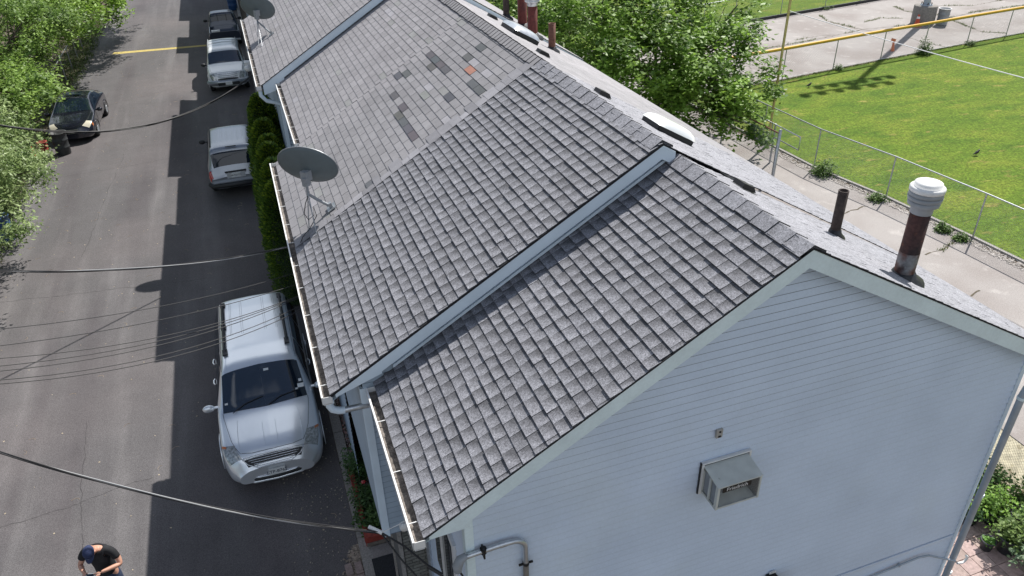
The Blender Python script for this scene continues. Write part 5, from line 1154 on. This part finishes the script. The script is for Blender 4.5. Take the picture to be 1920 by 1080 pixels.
yp = [(18.7, 30.3), (21.4, 30.5), (24.74, 30.85), (28.11, 31.28), (31.43, 31.68), (34.51, 31.98), (37.94, 32.35), (41.1, 32.66), (44.4, 33.0), (47.6, 33.3), (51, 33.7)]
fence(YF, yp, 1.46, pitch=.1, bottom=True)
mb = MB(); mb.tube([(x, y, 1.53) for x, y in yp[1:]], .068, 12); mb.build('yellow_cap', 'yellow', YF)
FF = thing('far_fence', 'distant chain link fence along the black edged strip of grass', 'fence', (34, 42.3, 0))
fence(FF, [(22.6, 40.6), (26.7, 41.3), (29.31, 41.9), (33.07, 42.4), (36.95, 42.95), (40.3, 43.5), (44, 44.1), (48, 44.7)], 1.5, pitch=.14)
mb = MB()
for a, b in zip([(22.6, 40.6), (33.07, 42.3)], [(33.07, 42.3), (50, 44.9)]):
    d = Vector(b)-Vector(a); c_ = (Vector(a)+Vector(b))/2; mb.box((c_.x, c_.y-.1, .09), (d.length, .1, .17), math.atan2(d.y, d.x))
mb.build('black_edging', 'plastic_black', FF)
F2 = thing('walkway_fence', 'taller chain link fence with rusty top rail, ending at a thick post', 'fence', (17.05, 23, 0))
fence(F2, [(17.05, 20.95), (17.0, 24.2), (16.95, 27.5)], 1.72, rail_r=.026, post_r=.03, rail_m='brownpipe', pitch=.07)
mb = MB(); mb.tube([(17.05, 20.9, 0), (17.05, 20.9, 1.86), (17.05, 20.9, 1.88)], [.055, .055, .03], 12); mb.build('end_post', 'galv', F2)
GT = thing('sliding_gate', 'open pipe frame gate panel standing beside the thick fence post', 'gate', (17.88, 22.5, 0))
mb = MB()
mb.tube([(17.88, 26.5, 1.5), (17.88, 20.8, 1.5), (17.88, 20.8, 1.03), (17.88, 26.5, 1.03)], .022, 8)
for y in (22.4, 24.4): mb.tube([(17.88, y, 1.03), (17.88, y, 1.5)], .02, 8)
mb.build('frame', 'galv', GT)
for y in (22.25, 25.6): mb = MB(); mb.tube([(17.9, y, 0), (17.9, y, 1.52)], .035, 10); mb.build('post', 'rust' if y > 25 else 'galv', GT)
FP = thing('foul_pole', 'tall thin yellow foul pole at the corner of the lawn', 'pole', (18.9, 23.8, 0))
mb = MB(); mb.tube([(18.9, 23.8, 0), (18.9, 23.8, 8.5)], .048, 10); mb.build('shaft', 'yellow_pole', FP); mb = MB(); mb.tube([(18.9, 23.8, 0), (18.9, 23.8, .32)], .06, 10); mb.build('socket', 'rust', FP)
mb = MB(); A, B_ = Vector((18.9, 23.8, 5.11)), Vector((19.95, 16.1, 5.0)); pts = [A.lerp(A+(B_-A)*1.9, i/30)-Vector((0, 0, .12*4*(i/30)*(1-i/30))) for i in range(31)]; mb.tube(pts, .013, 5)
tag(mb.build('guy_cable', 'white'), 'white cable stretching from the yellow foul pole over the lawn', 'cable')
# weeds at fence feet
WG = 'weed clumps along the fences'
for i, (x, y, r, hh, n, lb) in enumerate([(19.0, 20.6, .42, .55, 1500, 'largest weed clump, beside the open gate panel'), (19.25, 18.15, .3, .28, 700, 'weed clump at the fence post left of the vent pipe'), (19.55, 14.95, .24, .22, 500, 'weed clump at the fence post right of the flue cap'), (19.5, 15.6, .26, .3, 650, 'weed clump just left of the post right of the flue cap'),
                                          (34.3, 31.7, .45, .8, 1400, 'tall weed climbing a post of the yellow topped fence'), (37.9, 32.1, .3, .3, 500, 'low weed at a yellow topped fence post under the trash can'), (28.3, 31.1, .22, .3, 350, 'thin weed at a yellow topped fence post left of the pole shadow'), (36.9, 42.8, .4, .3, 400, 'low weed on the far black edged fence')]):
    shrub('weed_clump', lb, x, y, 0, r, hh, n, 80+i, (.045, .1, .015), (.14, .24, .04), .085, cat='weeds', group=WG)
for (x, y) in ((16.95, 12.45), (16.8, 12.1)): pass

# ------------------------------------------------------------------ patio corner at the lower right
pv = MB(); z = .012
for i in range(26):
    for j in range(12):
        x = 9.0+i*.3; y = 3.6+j*.3
        if x > 12.3: continue
        t = rnd(.8, 1.15); pv.box((x, y, z), (.288, .288, .03), col=(t, t*rnd(.95, 1.02), t*.98))
struct('patio_pavers', pv, 'paver')
M['screen'] = mat('screen_fabric', (.92, .88, .76), .8, noise=[(6, .85, 1.08), (40, .9, 1.08)], big=[(3.5, (.5, .44, .3), .64, .76)], transl=.72)
SF = thing('screened_fence', 'chain link fence backed with glowing cream fabric at the right edge', 'fence', (12.06, 5.5, 0))
mb = MB(); mb.box((12.075, 5.35, .66), (.004, 4.0, 1.28)); mb.build('screen', 'screen', SF)
mb = MB(); chain(mb, (12.05, 3.35), (12.05, 7.35), .02, 1.31, .07, .002); mb.build('wire_mesh', 'rust', SF, fixn=False)
mb = MB(); mb.tube([(12.055, 3.35, 1.31), (12.055, 7.35, 1.31)], .009, 6); mb.build('top_wire', 'black', SF)
for y in (3.5, 7.35): mb = MB(); mb.tube([(12.1, y, 0), (12.1, y, 1.33)], .028, 8); mb.build('post', 'galv', SF)
PT_ = [('bright green leafy plant in a black pot beside the downpipe', 11.35, 6.35, .2, .3, .42, .5, 900, (.08, .17, .02), (.2, .36, .04)), ('dark green bush behind the bright green potted plant', 11.75, 6.95, .17, .25, .5, .6, 1100, (.03, .08, .02), (.1, .2, .04)),
       ('dark glossy plant in the pot nearest the downpipe', 10.95, 6.5, .19, .22, .24, .25, 500, (.03, .08, .02), (.07, .14, .04)), ('tiny seedling pot on the patio pavers', 10.75, 5.9, .12, .2, .09, .08, 160, (.06, .16, .02), (.14, .3, .04)),
       ('tall weedy plant in the black pot right of the seedling pot', 11.05, 5.75, .2, .34, .3, .5, 700, (.06, .12, .02), (.16, .24, .05)), ('sage green bushy herb at the lower right corner', 11.25, 5.25, .2, .28, .5, .35, 1700, (.1, .16, .08), (.22, .32, .18)),
       ('sparse plant in the largest dark pot at the right edge', 11.6, 5.9, .28, .42, .25, .4, 350, (.05, .11, .02), (.15, .25, .05)), ('shady green bush against the cream deck', 11.95, 6.3, .15, .2, .4, .55, 900, (.03, .08, .02), (.12, .22, .04))]
for i, (lb, x, y, pr_, ph, r, hh, n, c0, c1) in enumerate(PT_):
    shrub('potted_plant', lb, x, y, ph, r, hh, n, 120+i, c0, c1, .085, cat='potted plant', group='potted plants on the patio', pot=(pr_, ph, 'pot'))

# ------------------------------------------------------------------ person
def skin_mesh(name, chains, mats, parent=None, sub=1, voxel=None, root=0):
    """chains: lists of (x,y,z,r) sharing joints by identical coordinates"""
    idx = {}; vs = []; rs = []; es = []
    for ch in chains:
        prev = None
        for (x, y, z, r) in ch:
            k_ = (round(x, 4), round(y, 4), round(z, 4))
            if k_ not in idx: idx[k_] = len(vs); vs.append((x, y, z)); rs.append(r)
            if prev is not None and prev != idx[k_]: es.append((prev, idx[k_]))
            prev = idx[k_]
    me = bpy.data.meshes.new(name); me.from_pydata(vs, es, []); o = bpy.data.objects.new(name, me); COL.objects.link(o)
    sm = o.modifiers.new('s', 'SKIN'); sm.use_smooth_shade = True
    for v, r in zip(me.skin_vertices[0].data, rs): v.radius = (r, r) if not isinstance(r, tuple) else r
    me.skin_vertices[0].data[root].use_root = True
    su = o.modifiers.new('u', 'SUBSURF'); su.levels = sub; su.render_levels = sub
    bpy.context.view_layer.update(); dg = bpy.context.evaluated_depsgraph_get(); m2 = bpy.data.meshes.new_from_object(o.evaluated_get(dg)); bpy.data.objects.remove(o)
    return m2
def obj_from(name, mes, m, parent, off, voxel=None):
    bm = bmesh.new()
    for me in mes: bm.from_mesh(me)
    me = bpy.data.meshes.new(name); bm.to_mesh(me); bm.free(); o = bpy.data.objects.new(name, me); COL.objects.link(o)
    if voxel:
        r = o.modifiers.new('r', 'REMESH'); r.mode = 'VOXEL'; r.voxel_size = voxel; r.use_smooth_shade = True; s_ = o.modifiers.new('sm', 'SMOOTH'); s_.iterations = 3; s_.factor = .5
        bpy.context.view_layer.update(); m2 = bpy.data.meshes.new_from_object(o.evaluated_get(bpy.context.evaluated_depsgraph_get())); bpy.data.objects.remove(o)
        o = bpy.data.objects.new(name, m2); COL.objects.link(o); me = m2
    me.materials.clear(); me.materials.append(M[m]); me.polygons.foreach_set('use_smooth', [True]*len(me.polygons)); o.parent = parent; return o
def ellm(c, r, rot=None):
    mb = MB(); mb.ell(c, r, 20, 14, rot=rot); me = bpy.data.meshes.new('e'); me.from_pydata(mb.v, [], mb.f); bm = bmesh.new(); bm.from_mesh(me); bmesh.ops.remove_doubles(bm, verts=bm.verts, dist=1e-5); bmesh.ops.recalc_face_normals(bm, faces=bm.faces); bm.to_mesh(me); bm.free(); return me
# local frame: the person faces -y, x to the right of the picture, feet at z=0
PS = thing('person', 'person in black t-shirt and navy cap looking down at a held controller', 'person', (-3.73, 10.1, 0), -.3, local=True)
hip, chest, neckb = (0, .02, .95), (0, .0, 1.28), (0, -.03, 1.47)
head = Vector((0, -.185, 1.585))
legs = [[(0, .02, .95, .1), (sd*.1, .02, .88, .08), (sd*.11, 0, .5, .062), (sd*.12, .03, .09, .042), (sd*.125, -.05, .045, .04), (sd*.13, -.16, .035, .034)] for sd in (1, -1)]
torso = [(0, .02, .95, .1), (0, .01, 1.1, .115), (0, .0, 1.28, .12), (0, -.01, 1.41, .095), (0, -.06, 1.475, .062), (0, -.12, 1.535, .058)]
EL = {1: (.33, -.09, 1.16), -1: (-.32, -.09, 1.16)}; WR = {1: (.125, -.315, 1.245), -1: (-.13, -.31, 1.235)}
arms = [[(0, -.01, 1.41, .095), (sd*.12, -.005, 1.415, .066), (sd*.205, -.005, 1.395, .056), (EL[sd][0]*.86, -.03, 1.26, .052), (*EL[sd], .042), (lerp(EL[sd][0], WR[sd][0], .35), lerp(EL[sd][1], WR[sd][1], .35), lerp(EL[sd][2], WR[sd][2], .35), .042), (*WR[sd], .027)] for sd in (1, -1)]
body = skin_mesh('b', [torso]+legs+arms, None, sub=2)
parts = [body]
Rh = Matrix.Rotation(-.75, 3, 'X')   # head bowed toward the hands
def hp(x, y, z): return head+Matrix.Rotation(.95, 3, 'X') @ Vector((x, y, z))
RX = Matrix.Rotation(.95, 3, 'X')
parts += [ellm(head, (.076, .098, .112), RX), ellm(hp(0, -.02, -.06), (.058, .072, .065), RX), ellm(hp(0, -.102, -.01), (.012, .022, .022), RX), ellm(hp(.079, 0, -.01), (.012, .02, .032), RX), ellm(hp(-.079, 0, -.01), (.012, .02, .032), RX),
          ellm(hp(0, -.092, -.055), (.024, .012, .008), RX), ellm(hp(.03, -.085, .012), (.014, .01, .008), RX), ellm(hp(-.03, -.085, .012), (.014, .01, .008), RX)]
ctr = Vector((-.005, -.375, 1.245))
for sd in (1, -1):
    w_ = Vector(WR[sd]); palm = w_+Vector((-sd*.035, -.045, 0)); parts.append(ellm((w_+palm)/2+Vector((-sd*.006, -.006, 0)), (.034, .046, .022), Matrix.Rotation(sd*.6, 3, 'Z')))
    for f in range(4):
        base = palm+Vector((sd*(.016-f*.004), -.012+f*.0, .014-f*.014)); ln = (.9, 1, .94, .74)[f]
        t1 = base+Vector((-sd*.02, -.032, -.002))*ln; t2 = t1+Vector((-sd*.028, -.008, -.006))*ln; t3 = t2+Vector((-sd*.018, .010, -.006))*ln
        parts.append(skin_mesh('f', [[(*base, .0095), (*t1, .009), (*t2, .0082), (*t3, .0068)]], None, sub=1))
    tb = palm+Vector((-sd*.004, .012, .018)); parts.append(skin_mesh('t', [[(*(tb+Vector((sd*.006, .012, -.006))), .012), (*(tb+Vector((-sd*.022, -.008, .014))), .0105), (*(tb+Vector((-sd*.042, -.024, .012))), .0085)]], None, sub=1))
obj_from('body', parts, 'skin', PS, None, voxel=.0065)
# t-shirt
sh = skin_mesh('sh', [[(0, .02, .84, .17), (0, .015, 1.0, .17), (0, .01, 1.12, .165), (0, .0, 1.28, .185), (0, -.008, 1.41, .15), (0, -.045, 1.462, .092)]]+
               [[(0, -.008, 1.41, .15), (sd*.12, -.005, 1.42, .098), (sd*.215, -.008, 1.395, .08), (lerp(.205, EL[1][0], .5)*sd, -.045, 1.29, .07), (lerp(.205, EL[1][0], .66)*sd, -.056, 1.255, .07)] for sd in (1, -1)], None, sub=2)
o = obj_from('t_shirt', [sh], 'shirt', PS, None)
for v in o.data.vertices: v.co.y = (v.co.y+.01)*.92-.01
jn = skin_mesh('jn', [[(0, .02, 1.0, .14), (0, .02, .9, .145)]]+[[(0, .02, .9, .145), (sd*.11, .015, .72, .1), (sd*.115, 0, .45, .08), (sd*.12, .03, .1, .066)] for sd in (1, -1)], None, sub=2)
obj_from('jeans', [jn], 'jeans', PS, None)
for sd in (1, -1): obj_from('shoe', [ellm((sd*.13, -.07, .045), (.05, .14, .05))], 'black', PS, None)
# cap: dome, brim, patch
mb = MB(); N = 22; vs = []; rows = 9
for i in range(rows+1):
    t = i/rows*math.pi/2*1.02
    for j in range(N):
        a = 2*math.pi*j/N; vs.append(hp(.089*math.sin(t)*math.cos(a), .108*math.sin(t)*math.sin(a)+.004, .025+.098*math.cos(t)))
mb.add(vs, [(i*N+j, (i+1)*N+j, (i+1)*N+(j+1) % N, i*N+(j+1) % N) for i in range(rows) for j in range(N)], smooth=True); cp = mb.build('cap', 'cap', PS)
mb = MB(); n = 12; vs = []
for i in range(n+1):
    a = math.pi+math.pi*i/n
    for q in (0, .5, 1):
        x = .086*math.cos(a)*(1-.1*q); y = .1*math.sin(a)-q*.085*abs(math.sin(a))**.6; vs.append(hp(x, y, .03-.018*q-.5*x*x*3))
fs = [(i*3+k_, (i+1)*3+k_, (i+1)*3+k_+1, i*3+k_+1) for i in range(n) for k_ in range(2)]
mb.add(vs, fs, smooth=True); mb.add([v+Vector((0, 0, -.004)) for v in vs], fs, smooth=True); mb.build('brim', 'cap', cp)
mb = MB(); 
for dz in (-.011, 0, .011): 
    pass
q = [hp(x, -.112+abs(x)*.25, .072+dz) for dz in (-.013, .013) for x in (-.034, .034)]
mb.add(q, ((0, 1, 3, 2),)); mb.build('cap_patch', mat('patch', (.4, .41, .42), .7, noise=(120, .5, 1.3)), cp, fixn=False)
CT = thing('controller', 'grey handheld controller held in both hands of the person in the black t-shirt', 'controller', (-3.73, 10.1, 0), -.3, local=True)
mb = MB(); mb.box(ctr, (.155, .075, .026), rx=.35); mb.build('grip_body', 'plastic_grey', CT); mb = MB(); mb.box(ctr+Vector((0, -.006, .018)), (.1, .05, .006), rx=.35); mb.build('screen', 'glass', CT)
mb = MB(); mb.box(ctr+Vector((0, -.05, .016)), (.13, .03, .012), rx=.9); mb.build('top_edge', 'white', CT)
for sd in (1, -1): mb = MB(); mb.tube([ctr+Vector((sd*.058, .01, .012)), ctr+Vector((sd*.058, .008, .034))], .008, 8); mb.build('stick', 'black', CT)

# bookkeeping keys off
for o in bpy.data.objects:
    if '_org' in o: del o['_org']
